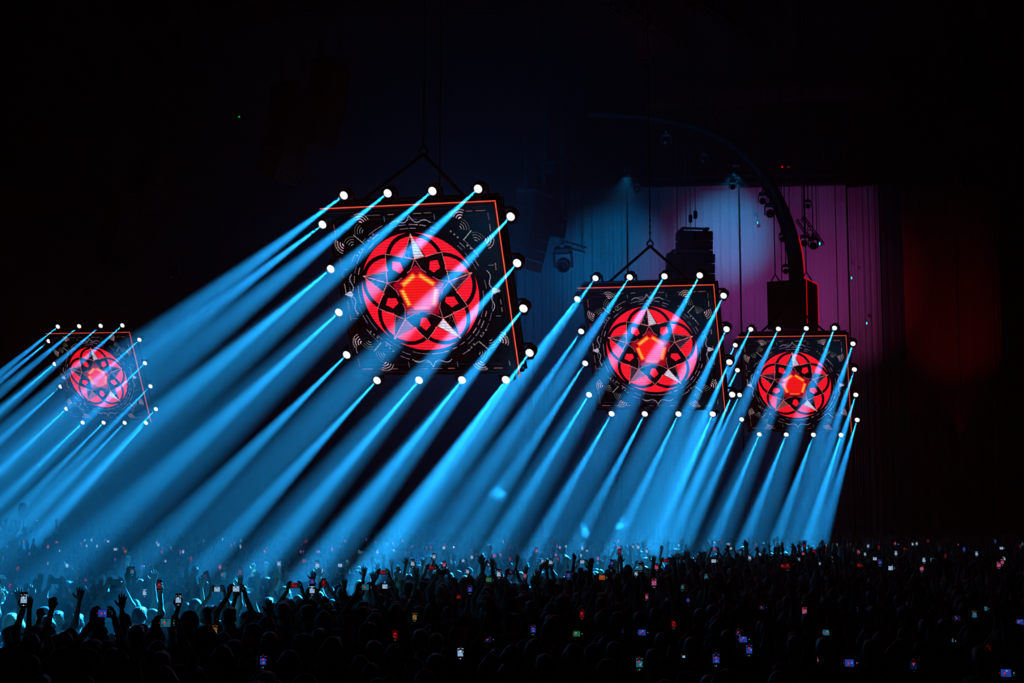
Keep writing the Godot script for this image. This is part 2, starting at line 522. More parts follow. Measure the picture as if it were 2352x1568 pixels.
func phone_picture(kind: String, seed_: int) -> ArrayMesh:        # the lit picture on a phone, in flat pieces
	var r := RandomNumberGenerator.new(); r.seed = seed_
	var base: Color = {"w": Color(0.62, 0.78, 0.92), "b": Color(0.14, 0.26, 0.66), "r": Color(0.42, 0.03, 0.06), "t": Color(0.12, 0.42, 0.50), "y": Color(0.45, 0.42, 0.18), "o": Color(0.66, 0.32, 0.12), "g": Color(0.12, 0.45, 0.30), "p": Color(0.72, 0.34, 0.52), "k": Color(0.0, 0.0, 0.0), "n": Color(0.04, 0.09, 0.24)}[kind]
	var am := ArrayMesh.new()
	var black := Geo.new(); var main := Geo.new(); var bright := Geo.new(); var dark := Geo.new(); var red := Geo.new(); var key := Geo.new()
	rect(black, Vector2(-0.034, -0.0735), Vector2(0.034, 0.0735), 0.0048)
	black.surf(am, M.black_glass)
	if kind == "k": return am
	rect(main, Vector2(-0.0335, -0.045 + r.randf_range(0, 0.012)), Vector2(0.0335, 0.052), 0.0051)
	for j in 4:
		var x := r.randf_range(-0.032, 0.020); var y := r.randf_range(-0.025, 0.03)
		rect(bright if j % 2 == 0 else dark, Vector2(x, y), Vector2(minf(x + r.randf_range(0.006, 0.016), 0.033), y + r.randf_range(0.008, 0.02)), 0.0053 + 0.0001 * j)
	rect(red if kind != "w" else bright, Vector2(-0.012, 0.01), Vector2(0.006, 0.028), 0.0059)
	rect(red, Vector2(-0.005, 0.060), Vector2(0.004, 0.065), 0.0055)
	for x in [-0.024, 0.018]: rect(key, Vector2(x, -0.066), Vector2(x + 0.007, -0.059), 0.0055)
	rect(bright, Vector2(-0.006, -0.068), Vector2(0.006, -0.057), 0.0055)
	main.surf(am, glow(base, 0.19)); bright.surf(am, glow(base.lightened(0.4), 0.22)); dark.surf(am, glow(base.darkened(0.5), 0.19)); red.surf(am, glow(Color(1.0, 0.16, 0.2), 0.16)); key.surf(am, glow(Color(0.25, 0.7, 0.9), 0.12))
	return am

func rect(g: Geo, a: Vector2, b: Vector2, z: float) -> void:
	g.quad(Vector3(a.x, a.y, z), Vector3(b.x, a.y, z), Vector3(b.x, b.y, z), Vector3(a.x, b.y, z))

# ------------------------------------------------------------------ moving-head lamps
# local frame: the beam leaves along +z, the base sits at -y
func lamp_meshes() -> void:
	G.lamp_base = Geo.new().box(Vector3(0, -0.33, -0.14), Vector3(0.34, 0.12, 0.26), Basis(), 0.02).mesh()
	G.lamp_clamp = Geo.new().box(Vector3(0, -0.42, -0.14), Vector3(0.10, 0.10, 0.14), Basis(), 0.01).mesh()
	var yoke := Geo.new()
	yoke.box(Vector3(-0.185, -0.12, -0.14), Vector3(0.045, 0.34, 0.12), Basis(), 0.012)
	yoke.box(Vector3(0.185, -0.12, -0.14), Vector3(0.045, 0.34, 0.12), Basis(), 0.012)
	yoke.box(Vector3(0, -0.265, -0.14), Vector3(0.40, 0.035, 0.16), Basis(), 0.01)
	G.lamp_yoke = yoke.mesh()
	G.lamp_head = Geo.new().lathe([[0.0, -0.34], [0.085, -0.34], [0.125, -0.30], [0.150, -0.22], [0.150, -0.08], [0.128, -0.04], [0.128, -0.005], [0.108, 0.0], [0.102, -0.03]], 20).mesh()
	G.lamp_lens = Geo.new().lathe([[0.102, -0.028], [0.085, -0.012], [0.0, -0.004]], 16).mesh()

func lamp(x: Transform3D, label: String, group: String, lit: bool) -> Node3D:
	var o := thing("moving_head_lamp", label, "stage lamp", x, group)
	part("base", G.lamp_base, M.case, o); part("clamp", G.lamp_clamp, M.steel, o)
	part("yoke", G.lamp_yoke, M.case, o)
	part("head", G.lamp_head, M.case, o)
	part("lens", G.lamp_lens, M.lens if lit else M.dark_lens, o)
	return o

func beam(at: Vector3, dir: Vector3) -> void:
	var l := SpotLight3D.new()
	l.name = "beam"
	l.transform = Transform3D(look(-dir), at + dir * 0.03)     # a spot shines along its -z
	l.light_color = Color(0.012, 0.37, 1.0).linear_to_srgb()
	l.light_energy = BEAM_ENERGY; l.spot_angle = 2.05; l.spot_angle_attenuation = 1.0
	l.light_size = 0.025; l.spot_range = 150.0; l.shadow_enabled = true
	add_child(l, true)

const BEAM_ENERGY := 3400.0
const HAZE := 0.0085

# ------------------------------------------------------------------ the four star panels
const SIDE := 4.4
func panel(c: Vector3, b: Basis, vanish: Vector2, where: String, beside: String) -> void:
	var dir := -ray(vanish.x, vanish.y).normalized()            # all its beams run parallel and meet at this pixel when followed backwards
	var x := Transform3D(b, c)
	var o := thing("hanging_star_panel", "square hanging LED panel with a red star emblem, " + where, "LED panel", x, "hanging star panels")
	var h := SIDE / 2.0
	part("case", Geo.new().box(Vector3(0, 0, -0.26), Vector3(SIDE, SIDE, 0.50), Basis(), 0.03).mesh(), M.case, o)
	part("screen", G.star, null, o).set_meta("label", "red and black star emblem on the lit screen")
	var st := part("edge_strip", Geo.new().box(Vector3(-0.03, h + 0.025, 0.0), Vector3(SIDE + 0.14, 0.02, 0.03)).mesh(), M.strip, o)
	st.set_meta("label", "glowing orange light strip")
	part("edge_strip", Geo.new().box(Vector3(h + 0.025, -0.03, 0.0), Vector3(0.02, SIDE + 0.06, 0.03)).mesh(), M.strip, o).set_meta("label", "glowing orange light strip")
	for e in 4:                                                  # mounting rail behind each edge
		var t := Basis(Vector3.BACK, e * PI / 2.0)
		part("rail", Geo.new().tube([t * Vector3(-h, h + 0.05, -0.42), t * Vector3(h, h + 0.05, -0.42)], 0.045, 10).mesh(), M.truss, o)
	# bridle: two slings to a ring, a chain up to the roof
	var inv := x.affine_inverse()
	var ring := c + Vector3(0.0, 3.55, -0.45)
	for sg in [-1.0, 1.0]:
		part("sling", Geo.new().tube([Vector3(sg * 1.45, h - 0.02, -0.3), inv * ring], 0.045, 8).mesh(), M.black, o)
	var rg := Geo.new()
	var pts := []
	for j in 13: pts.append(inv * (ring + Vector3(0.10 * cos(TAU * j / 12.0), 0.10 * sin(TAU * j / 12.0) + 0.08, 0)))
	rg.tube(pts, 0.028, 6)
	part("ring", rg.mesh(), M.steel, o)
	var ch := Geo.new()
	for j in 8: ch.tube([inv * (ring + Vector3(0, 0.18 + 0.11 * j, 0)), inv * (ring + Vector3(0, 0.27 + 0.11 * j, 0))], 0.032 if j % 2 == 0 else 0.02, 6)
	part("chain", ch.mesh(), M.steel, o)
	part("hoist_cable", Geo.new().tube([inv * (ring + Vector3(0, 1.0, 0)), inv * Vector3(ring.x, ROOF, ring.z)], 0.018, 6).mesh(), M.black, o)
	# sixteen lamps
	var ord := ["first", "second", "third", "fourth"]
	for e in 4:
		for k in 4:
			var t := -0.79 + 0.527 * k
			var p: Vector3 = [Vector3(t, 1.115, 0), Vector3(1.115, -t, 0), Vector3(t, -1.115, 0), Vector3(-1.115, -t, 0)][e] * h + Vector3(0, 0, -0.27)
			var side: String = ["top rail", "orange-edged side", "bottom rail", "plain side"][e]
			var w := x * p
			var up := b * (Basis(Vector3.BACK, [0.0, -PI / 2, PI, PI / 2][e]) * Vector3.UP)
			var bs := look(dir, up)
			lamp(Transform3D(bs, w), "%s lit lamp along the %s of the star panel %s" % [ord[k], side, beside], "lamps lit round the star panels", true)
			beam(w, dir)

# ------------------------------------------------------------------ line arrays and rigging
func array_hang(top: Vector3, n: int, yaw: float, splay: float, label: String, w := 1.25, first_tilt := 0.06) -> void:
	var o := thing("line_array_speaker", label, "speaker", Transform3D(Basis(Vector3.UP, yaw), top), "hanging speaker arrays")
	var p := Vector3.ZERO
	var a := first_tilt
	var cab := Geo.new()                                         # wedge-shaped cabinet, front at +z
	var hh := 0.19
	var f0 := Vector3(-w / 2, -hh, 0.42); var f1 := Vector3(w / 2, -hh, 0.42); var f2 := Vector3(w / 2, hh, 0.42); var f3 := Vector3(-w / 2, hh, 0.42)
	var r := hh * 0.82
	var b0 := Vector3(-w * 0.44, -r, -0.42); var b1 := Vector3(w * 0.44, -r, -0.42); var b2 := Vector3(w * 0.44, r, -0.42); var b3 := Vector3(-w * 0.44, r, -0.42)
	cab.quad(f0, f1, f2, f3); cab.quad(b1, b0, b3, b2); cab.quad(f3, f2, b2, b3); cab.quad(b0, b1, f1, f0); cab.quad(b0, f0, f3, b3); cab.quad(f1, b1, b2, f2)
	var gr := Geo.new()
	for j in 7: gr.box(Vector3(-w * 0.42 + w * 0.14 * j, 0, 0.435), Vector3(0.05, 0.32, 0.02))
	gr.box(Vector3(0, 0.15, 0.438), Vector3(w * 0.92, 0.04, 0.02)); gr.box(Vector3(0, -0.15, 0.438), Vector3(w * 0.92, 0.04, 0.02))
	var cm := cab.mesh(); var gm := gr.mesh()
	for k in n:
		var bs := Basis(Vector3.RIGHT, a)
		p += bs * Vector3(0, -0.20, 0)
		var c := part("speaker_cabinet", cm, M.case, o, Transform3D(bs, p))
		part("grille", gm, M.grille, c)
		p += bs * Vector3(0, -0.20, 0)
		a += splay
	var fr := Geo.new()
	fr.box(Vector3(-w * 0.35, 0.06, 0), Vector3(0.08, 0.12, 1.0), Basis(), 0.01); fr.box(Vector3(w * 0.35, 0.06, 0), Vector3(0.08, 0.12, 1.0), Basis(), 0.01)
	fr.box(Vector3(0, 0.06, 0.40), Vector3(w * 0.8, 0.10, 0.08), Basis(), 0.01); fr.box(Vector3(0, 0.06, -0.40), Vector3(w * 0.8, 0.10, 0.08), Basis(), 0.01)
	part("flying_frame", fr.mesh(), M.steel, o)
	for q in [Vector3(0, 0.10, 0.40), Vector3(0, 0.10, -0.40)]:
		part("hoist_cable", Geo.new().tube([q, Vector3(q.x, ROOF - top.y, q.z)], 0.014, 6).mesh(), M.steel, o)
		part("hoist", Geo.new().box(q + Vector3(0, 0.55, 0), Vector3(0.14, 0.34, 0.14), Basis(), 0.02).mesh(), M.black, o)

func lattice(g: Geo, a: Vector3, b: Vector3, side: float, up: Vector3) -> void:    # a square box truss
	var d := (b - a).normalized()
	var u := d.cross(up).normalized() * side * 0.5
	var w := u.cross(d).normalized() * side * 0.5
	var cs := [u + w, w - u, -u - w, u - w]
	for c in cs: g.tube([a + c, b + c], side * 0.075, 6)
	var n := maxi(2, int((b - a).length() / side))
	for k in n:
		var p := a.lerp(b, float(k) / n); var q := a.lerp(b, float(k + 1) / n)
		for j in 4:
			g.tube([p + cs[j], (q + cs[(j + 1) % 4]) if k % 2 == 0 else (q + cs[j])], side * 0.04, 5, false)
			if k % 2: g.tube([p + cs[(j + 1) % 4], q + cs[j]], side * 0.04, 5, false)

func truss(label: String, a: Vector3, b: Vector3, side: float, hang := true) -> void:
	var o := thing("roof_truss", label, "truss", Transform3D(Basis(), (a + b) / 2.0), "trusses under the roof")
	var m := (a + b) / 2.0
	var g := Geo.new(); lattice(g, a - m, b - m, side, Vector3.UP)
	part("lattice", g.mesh(), M.truss, o)
	if hang:
		for f in [0.15, 0.85]:
			var p := a.lerp(b, f) - m
			part("hoist_cable", Geo.new().tube([p, Vector3(p.x, ROOF - m.y, p.z)], 0.02, 6).mesh(), M.steel, o)

# ------------------------------------------------------------------ people
const HEAD_AT := Vector3(0, 1.632, 0.0)
const HEAD_X := Transform3D(Basis(Vector3(1.07, 0, 0), Vector3(0, 1.07, 0), Vector3(0, 0, 1.07)), HEAD_AT)
const POSES := {
	# each arm: [elbow, wrist, finger direction, palm normal, hand]; the person faces -z, +x is the right hand
	"stand": {"r": [Vector3(0.25, 1.14, 0.03), Vector3(0.24, 0.89, -0.05), Vector3(0, -1, -0.15), Vector3(-1, 0, 0), "relaxed"], "l": [Vector3(-0.25, 1.14, 0.03), Vector3(-0.24, 0.89, -0.05), Vector3(0, -1, -0.15), Vector3(1, 0, 0), "relaxed"]},
	"wide_phone": {"r": [Vector3(0.25, 1.67, -0.15), Vector3(0.115, 1.90, -0.23), Vector3(-0.15, 1, -0.05), Vector3(-1, -0.1, 0.35), "grip"], "l": [Vector3(-0.25, 1.67, -0.15), Vector3(-0.115, 1.90, -0.23), Vector3(0.15, 1, -0.05), Vector3(1, -0.1, 0.35), "grip"], "phone": Vector3(0, 1.985, -0.225), "wide": true},
	"tall_phone": {"r": [Vector3(0.25, 1.68, -0.10), Vector3(0.20, 1.92, -0.19), Vector3(-0.05, 1, 0), Vector3(-0.2, 0, 1), "grip"], "l": [Vector3(-0.25, 1.14, 0.0), Vector3(-0.22, 0.90, -0.08), Vector3(0, -1, -0.15), Vector3(1, 0, 0), "relaxed"], "phone": Vector3(0.19, 2.025, -0.165), "wide": false},
	"left_phone": {"l": [Vector3(-0.25, 1.68, -0.10), Vector3(-0.20, 1.92, -0.19), Vector3(0.05, 1, 0), Vector3(0.2, 0, 1), "grip"], "r": [Vector3(0.25, 1.14, 0.0), Vector3(0.22, 0.90, -0.08), Vector3(0, -1, -0.15), Vector3(-1, 0, 0), "relaxed"], "phone": Vector3(-0.19, 2.025, -0.165), "wide": false},
	"pair_phone": {"r": [Vector3(0.27, 1.65, -0.14), Vector3(0.075, 1.86, -0.24), Vector3(-0.2, 1, 0), Vector3(-0.8, 0, 0.6), "grip"], "l": [Vector3(-0.27, 1.65, -0.14), Vector3(-0.075, 1.86, -0.24), Vector3(0.2, 1, 0), Vector3(0.8, 0, 0.6), "grip"], "phone": Vector3(0, 1.97, -0.215), "wide": false},
	"low_phone": {"r": [Vector3(0.27, 1.17, -0.12), Vector3(0.25, 1.42, -0.26), Vector3(-0.05, 1, -0.1), Vector3(-0.2, 0, 1), "grip"], "l": [Vector3(-0.26, 1.15, -0.02), Vector3(-0.20, 0.92, -0.12), Vector3(0, -1, -0.2), Vector3(1, 0, 0), "relaxed"], "phone": Vector3(0.245, 1.53, -0.245), "wide": false},
	"low_wide": {"r": [Vector3(0.30, 1.19, -0.12), Vector3(0.36, 1.40, -0.24), Vector3(-0.1, 1, -0.05), Vector3(-0.9, 0, 0.4), "grip"], "l": [Vector3(-0.22, 1.16, -0.12), Vector3(0.02, 1.27, -0.24), Vector3(0.75, 0.7, 0), Vector3(0.3, -0.3, 0.9), "grip"], "phone": Vector3(0.27, 1.51, -0.225), "wide": true},
	"open_hand": {"r": [Vector3(0.26, 1.70, -0.03), Vector3(0.23, 1.96, -0.06), Vector3(0.05, 1, 0), Vector3(0, 0, -1), "open"], "l": [Vector3(-0.25, 1.14, 0.03), Vector3(-0.24, 0.89, -0.05), Vector3(0, -1, -0.15), Vector3(1, 0, 0), "relaxed"]},
	"fist": {"l": [Vector3(-0.27, 1.69, -0.05), Vector3(-0.22, 1.94, -0.12), Vector3(0.05, 1, 0), Vector3(0, 0, -1), "fist"], "r": [Vector3(0.25, 1.14, 0.03), Vector3(0.24, 0.89, -0.05), Vector3(0, -1, -0.15), Vector3(-1, 0, 0), "relaxed"]},
	"both_hands": {"r": [Vector3(0.33, 1.66, -0.05), Vector3(0.36, 1.92, -0.10), Vector3(0.1, 1, 0), Vector3(0, 0, -1), "open"], "l": [Vector3(-0.33, 1.66, -0.05), Vector3(-0.36, 1.92, -0.10), Vector3(-0.1, 1, 0), Vector3(0, 0, -1), "open"]},
}
const POSE_WORDS := {"stand": "arms down", "wide_phone": "filming overhead sideways", "tall_phone": "filming one-handed", "left_phone": "filming left-handed", "pair_phone": "filming overhead two-handed", "low_phone": "filming upright shoulder-high", "low_wide": "filming sideways shoulder-high", "open_hand": "raising one open hand", "fist": "raising one clenched fist", "both_hands": "raising both open hands"}
const HAIRS := {"short": "short hair", "buzz": "cropped hair", "curly": "curly hair", "long": "long hair", "cap": "a baseball cap", "bald": "a bald head", "bun": "hair tied in a bun", "hood": "a hood up"}

func hand_geo(kind: String) -> Geo:                             # right hand: fingers +y, palm faces +z, thumb at +x
	var b := []
	var curl: float = {"relaxed": 0.45, "open": 0.06, "fist": 1.55, "grip": 0.75}[kind]
	var spread: float = {"relaxed": 0.04, "open": 0.16, "fist": 0.0, "grip": 0.05}[kind]
	b.append([Vector3(0, -0.02, 0), Vector3(0, 0.02, 0), 0.026, 0.026])
	for f in 4:
		var kx := 0.030 - 0.020 * f
		var k := Vector3(kx, 0.088 - 0.005 * absf(f - 1.0), 0)
		b.append([Vector3(kx * 0.6, 0.015, 0), k, 0.018, 0.0135])
		var len_: float = [0.072, 0.080, 0.075, 0.058][f]
		var p := k
		var an := curl * 0.55
		var sp := spread * (1.5 - f)
		for s in 3:
			var d := Vector3(sin(sp), cos(sp) * cos(an), sin(an))
			var q: Vector3 = p + d.normalized() * len_ * [0.45, 0.32, 0.23][s]
			b.append([p, q, 0.0098 - 0.0008 * s, 0.0090 - 0.0008 * s])
			p = q
			an += curl * 0.75
	var th: Array = {"relaxed": [Vector3(0.05, 0.055, 0.015), Vector3(0.055, 0.09, 0.02)], "open": [Vector3(0.065, 0.05, 0.005), Vector3(0.088, 0.078, 0.008)], "fist": [Vector3(0.045, 0.05, 0.035), Vector3(0.012, 0.072, 0.048)], "grip": [Vector3(0.052, 0.055, 0.028), Vector3(0.045, 0.088, 0.042)]}[kind]
	b.append([Vector3(0.018, 0.012, 0.004), th[0], 0.016, 0.0125]); b.append([th[0], th[1], 0.012, 0.0095])
	return net(b, 0.010, 0.0055)

func head_geo() -> Geo:
	var b := [
		[Vector3(0, 0.018, 0.012), Vector3(0.076, 0.098, 0.096)], [Vector3(0, -0.050, -0.022), Vector3(0.058, 0.066, 0.070)],
		[Vector3(0, 0.012, -0.084), Vector3(0, -0.022, -0.106), 0.009, 0.014], [Vector3(-0.034, 0.032, -0.078), Vector3(0.034, 0.032, -0.078), 0.013, 0.013],
		[Vector3(-0.02, -0.056, -0.084), Vector3(0.02, -0.056, -0.084), 0.009, 0.009], [Vector3(0, -0.092, -0.066), Vector3(0.024, 0.02, 0.024)],
		[Vector3(-0.083, -0.012, 0.006), Vector3(0.013, 0.033, 0.020)], [Vector3(0.083, -0.012, 0.006), Vector3(0.013, 0.033, 0.020)],
		[Vector3(-0.030, 0.010, -0.078), Vector3(0.013, 0.010, 0.012)], [Vector3(0.030, 0.010, -0.078), Vector3(0.013, 0.010, 0.012)],
		[Vector3(0, -0.05, 0.025), Vector3(0, -0.19, 0.03), 0.056, 0.060]]
	return net(b, 0.016, 0.0075)

func hair_geo(kind: String) -> Geo:                             # about the head centre
	var skull := [Vector3(0, 0.020, 0.014), Vector3(0.084, 0.106, 0.104)]
	var face := [[Vector3(0, -0.075, -0.085), Vector3(0.075, 0.125, 0.085)]]
	match kind:
		"short":
			return net([skull, [Vector3(0, 0.075, -0.045), Vector3(0.07, 0.05, 0.06)], [Vector3(0, -0.03, 0.055), Vector3(0.066, 0.07, 0.055)]], 0.02, 0.008, [[Vector3(0, -1, 0.15), 0.085]], 0.004, 190.0, face)
		"buzz":
			return net([[Vector3(0, 0.020, 0.014), Vector3(0.080, 0.102, 0.100)], [Vector3(0, -0.03, 0.05), Vector3(0.062, 0.06, 0.055)]], 0.02, 0.008, [[Vector3(0, -1, 0.15), 0.07]], 0.0, 0.0, face)
		"curly":
			var b := [skull]
			var r := RandomNumberGenerator.new(); r.seed = 77
			for k in 46:
				var d := Vector3(r.randf_range(-1, 1), r.randf_range(-0.45, 1), r.randf_range(-0.6, 1)).normalized()
				b.append([Vector3(0, 0.02, 0.016) + d * Vector3(0.085, 0.105, 0.10), Vector3.ONE * r.randf_range(0.026, 0.042)])
			return net(b, 0.012, 0.008, [], 0.004, 160.0, face)
		"long":
			return net([skull, [Vector3(-0.055, 0.0, 0.05), Vector3(-0.085, -0.30, 0.085), 0.055, 0.035], [Vector3(0.055, 0.0, 0.05), Vector3(0.085, -0.30, 0.085), 0.055, 0.035], [Vector3(0, 0.0, 0.07), Vector3(0, -0.36, 0.12), 0.06, 0.04]], 0.03, 0.009, [], 0.003, 150.0, face)
		"bun":
			return net([skull, [Vector3(0, 0.10, 0.085), Vector3(0.042, 0.038, 0.042)], [Vector3(0, -0.03, 0.05), Vector3(0.064, 0.06, 0.055)]], 0.015, 0.008, [[Vector3(0, -1, 0.15), 0.075]], 0.003, 190.0, face)
		"hood":
			return net([[Vector3(0, 0.012, 0.020), Vector3(0.110, 0.130, 0.122)], [Vector3(0, -0.12, 0.06), Vector3(0.12, 0.075, 0.10)]], 0.04, 0.010, [], 0.0, 0.0, [[Vector3(0, -0.03, -0.13), Vector3(0.085, 0.115, 0.11)]])
		"cap":
			var g := net([[Vector3(0, 0.025, 0.012), Vector3(0.089, 0.112, 0.108)]], 0.01, 0.008, [[Vector3(0, -1, 0), -0.045]])
			g.add(net([[Vector3(-0.045, 0.045, -0.10), Vector3(0.045, 0.045, -0.10), 0.010, 0.010], [Vector3(-0.03, 0.038, -0.155), Vector3(0.03, 0.038, -0.155), 0.008, 0.008], [Vector3(-0.055, 0.044, -0.11), Vector3(-0.03, 0.038, -0.155), 0.009, 0.008], [Vector3(0.055, 0.044, -0.11), Vector3(0.03, 0.038, -0.155), 0.009, 0.008]], 0.03, 0.007))
			g.add(net([[Vector3(0, 0.134, 0.012), Vector3(0.010, 0.006, 0.010)]], 0.01, 0.004))
			return g
	return Geo.new()

func torso(grow: float) -> Array:
	var out := [[Vector3(-0.125, 1.418, 0.008), Vector3(0.125, 1.418, 0.008), 0.064 + grow, 0.064 + grow]]
	var rings := [[1.375, 0.118, 0.086], [1.33, 0.105, 0.100], [1.275, 0.092, 0.108], [1.215, 0.082, 0.107], [1.15, 0.074, 0.103], [1.085, 0.072, 0.102], [1.02, 0.074, 0.106], [0.96, 0.078, 0.110]]
	for q in rings: out.append([Vector3(-q[1], q[0], 0), Vector3(q[1], q[0], 0), q[2] + grow, q[2] + grow])
	return out

func people_meshes() -> void:
	var heads := head_geo()
	var hands := {}
	for k in ["relaxed", "open", "fist", "grip"]: hands[k] = hand_geo(k)
	for k in HAIRS:
		if k != "bald": G["hair_" + k] = hair_geo(k)
	G.trousers = net([[Vector3(-0.075, 0.95, 0), Vector3(0.075, 0.95, 0), 0.128, 0.128], [Vector3(-0.09, 0.90, 0), Vector3(-0.105, 0.50, -0.01), 0.105, 0.078], [Vector3(0.09, 0.90, 0), Vector3(0.105, 0.50, -0.01), 0.105, 0.078], [Vector3(-0.105, 0.50, -0.01), Vector3(-0.11, 0.10, 0.02), 0.078, 0.064], [Vector3(0.105, 0.50, -0.01), Vector3(0.11, 0.10, 0.02), 0.078, 0.064]], 0.03, 0.022, [[Vector3(0, 1, 0), 1.02]])
	for p in POSES:
		var b := torso(0.0)
		b.append([Vector3(0, 1.40, 0.02), Vector3(0, 1.52, 0.03), 0.066, 0.060])
		for s in [-1.0, 1.0]:
			b.append([Vector3(0.09 * s, 0.92, 0), Vector3(0.105 * s, 0.50, -0.01), 0.090, 0.060]); b.append([Vector3(0.105 * s, 0.50, -0.01), Vector3(0.11 * s, 0.09, 0.02), 0.058, 0.042])
			b.append([Vector3(0.11 * s, 0.045, 0.05), Vector3(0.125 * s, 0.035, -0.16), 0.043, 0.034])
		var sh := torso(0.014)
		for a in ["r", "l"]:
			var arm: Array = POSES[p][a]
			var s := 1.0 if a == "r" else -1.0
			var root := Vector3(0.175 * s, 1.425, 0.0)
			if arm[0].y > 1.5: root.y = 1.455
			b.append([root, arm[0], 0.056, 0.043]); b.append([arm[0], arm[1], 0.043, 0.029])
			if p in ["stand", "low_phone", "low_wide", "fist"]:
				sh.append([Vector3(0, 1.40, 0.02), Vector3(0, 1.49, 0.03), 0.082, 0.078]); sh.append([root, arm[0], 0.070, 0.058]); sh.append([arm[0], arm[0].lerp(arm[1], 0.88), 0.058, 0.042])
			else:
				sh.append([Vector3(0, 1.40, 0.02), Vector3(0, 1.48, 0.03), 0.082, 0.076]); sh.append([root, root.lerp(arm[0], 0.72), 0.072, 0.066])
		var body := net(b, 0.045, 0.017)
		body.add(heads, HEAD_X)
		for a in ["r", "l"]:
			var arm: Array = POSES[p][a]
			var y: Vector3 = arm[2].normalized()
			var x: Vector3 = y.cross(arm[3]).normalized()
			var z := x.cross(y)
			body.add(hands[arm[4]], Transform3D(Basis(x if a == "r" else -x, y, z), arm[1] + y * 0.015))
		G["body_" + p] = body
		G["shirt_" + p] = net(sh, 0.045, 0.018, [[Vector3(0, -1, 0), -0.87], [Vector3(0, 1, 0.35), 1.512]])
	for k in G.keys():
		if G[k] is Geo and (k.begins_with("body_") or k.begins_with("shirt_") or k.begins_with("hair_") or k == "trousers"):
			G[k + "_mesh"] = G[k].mesh()
	G.phone_body = Geo.new().box(Vector3.ZERO, Vector3(0.076, 0.158, 0.009), Basis(), 0.003).mesh()
	G.phone_lens = Geo.new().box(Vector3(-0.018, 0.055, -0.006), Vector3(0.026, 0.030, 0.004), Basis(), 0.001).mesh()

var spots := []              # where people stand: [x, z]
var phone_px := []           # pixels that must stay free: [px, py, depth, radius]
var individuals := 0

func is_free(x: float, z: float, gap: float) -> bool:
	for s in spots:
		var dx: float = s[0] - x; var dz: float = s[1] - z
		if dx * dx + dz * dz < gap * gap: return false
	return true

func hides_phone(p: Vector3, top: float) -> bool:
	var q := pixel(p + Vector3(0, top - 0.13, 0))
	var r := 0.14 * F / q.z
	for f in phone_px:
		if f[2] > q.z - 0.2 and absf(f[0] - q.x) < r + f[3] and f[1] > q.y - r - f[3] and f[1] < q.y + r * 2.6: return true
	return false

func person(x: Transform3D, pose: String, hair: String, hair_col: String, shirt: String, extra := "") -> Node3D:
	var hw: String = HAIRS[hair]
	if hair in ["short", "buzz", "curly", "long"]: hw = {"short": "short %s hair", "buzz": "cropped %s hair", "curly": "curly %s hair", "long": "long %s hair"}[hair] % hair_col
	var q := pixel(x.origin + Vector3(0, 1.6, 0))
	var zone := "in the unlit crowd"
	if q.z > 19.0 and q.x < 1000.0: zone = "backlit by beams"
	elif q.z > 30.0 and q.x < 1900.0: zone = "under the middle beams"
	elif q.x < 1000.0: zone = "before the backlit crowd"
	elif q.x > 1750.0: zone = "towards the red curtain"
	var words := "person in %s top with %s, %s, %s" % [shirt, hw, POSE_WORDS[pose], zone]
	if extra: words = extra
	var o := thing("person", words, "person", x, "concert crowd")
	part("body", G["body_" + pose + "_mesh"], M.skin, o)
	part("shirt", G["shirt_" + pose + "_mesh"], M["shirt_" + shirt], o)
	part("trousers", G.trousers_mesh, M.trousers, o)
	if hair == "cap" or hair == "hood": part(hair, G["hair_" + hair + "_mesh"], M["shirt_" + ("black" if shirt == "white" else shirt)], o, HEAD_X)
	elif hair != "bald": part("hair", G["hair_" + hair + "_mesh"], M["hair_" + hair_col], o, HEAD_X)
	spots.append([x.origin.x, x.origin.z])
	individuals += 1
	return o

const COLOUR_WORDS := {"w": "pale white", "b": "deep blue", "r": "dark red", "t": "teal", "y": "olive yellow", "o": "warm orange", "g": "green", "p": "pink", "k": "black, unlit", "n": "dark navy"}

func phone(x: Transform3D, colour: String, words: String) -> void:
	var o := thing("phone", words, "phone", x, "phones held up in the crowd")
	part("phone_body", G.phone_body, M.phone, o)
	part("screen", G["pic_" + colour + str(rng.randi() % 3)], null, o).set_meta("label", COLOUR_WORDS[colour] + " screen")
	part("camera_bump", G.phone_lens, M.phone, o)

func phone_x(x: Transform3D, pose: String) -> Transform3D:
	var b := Basis()
	if POSES[pose].wide: b = Basis(Vector3.BACK, PI / 2.0)
	return x * Transform3D(b, POSES[pose].phone)

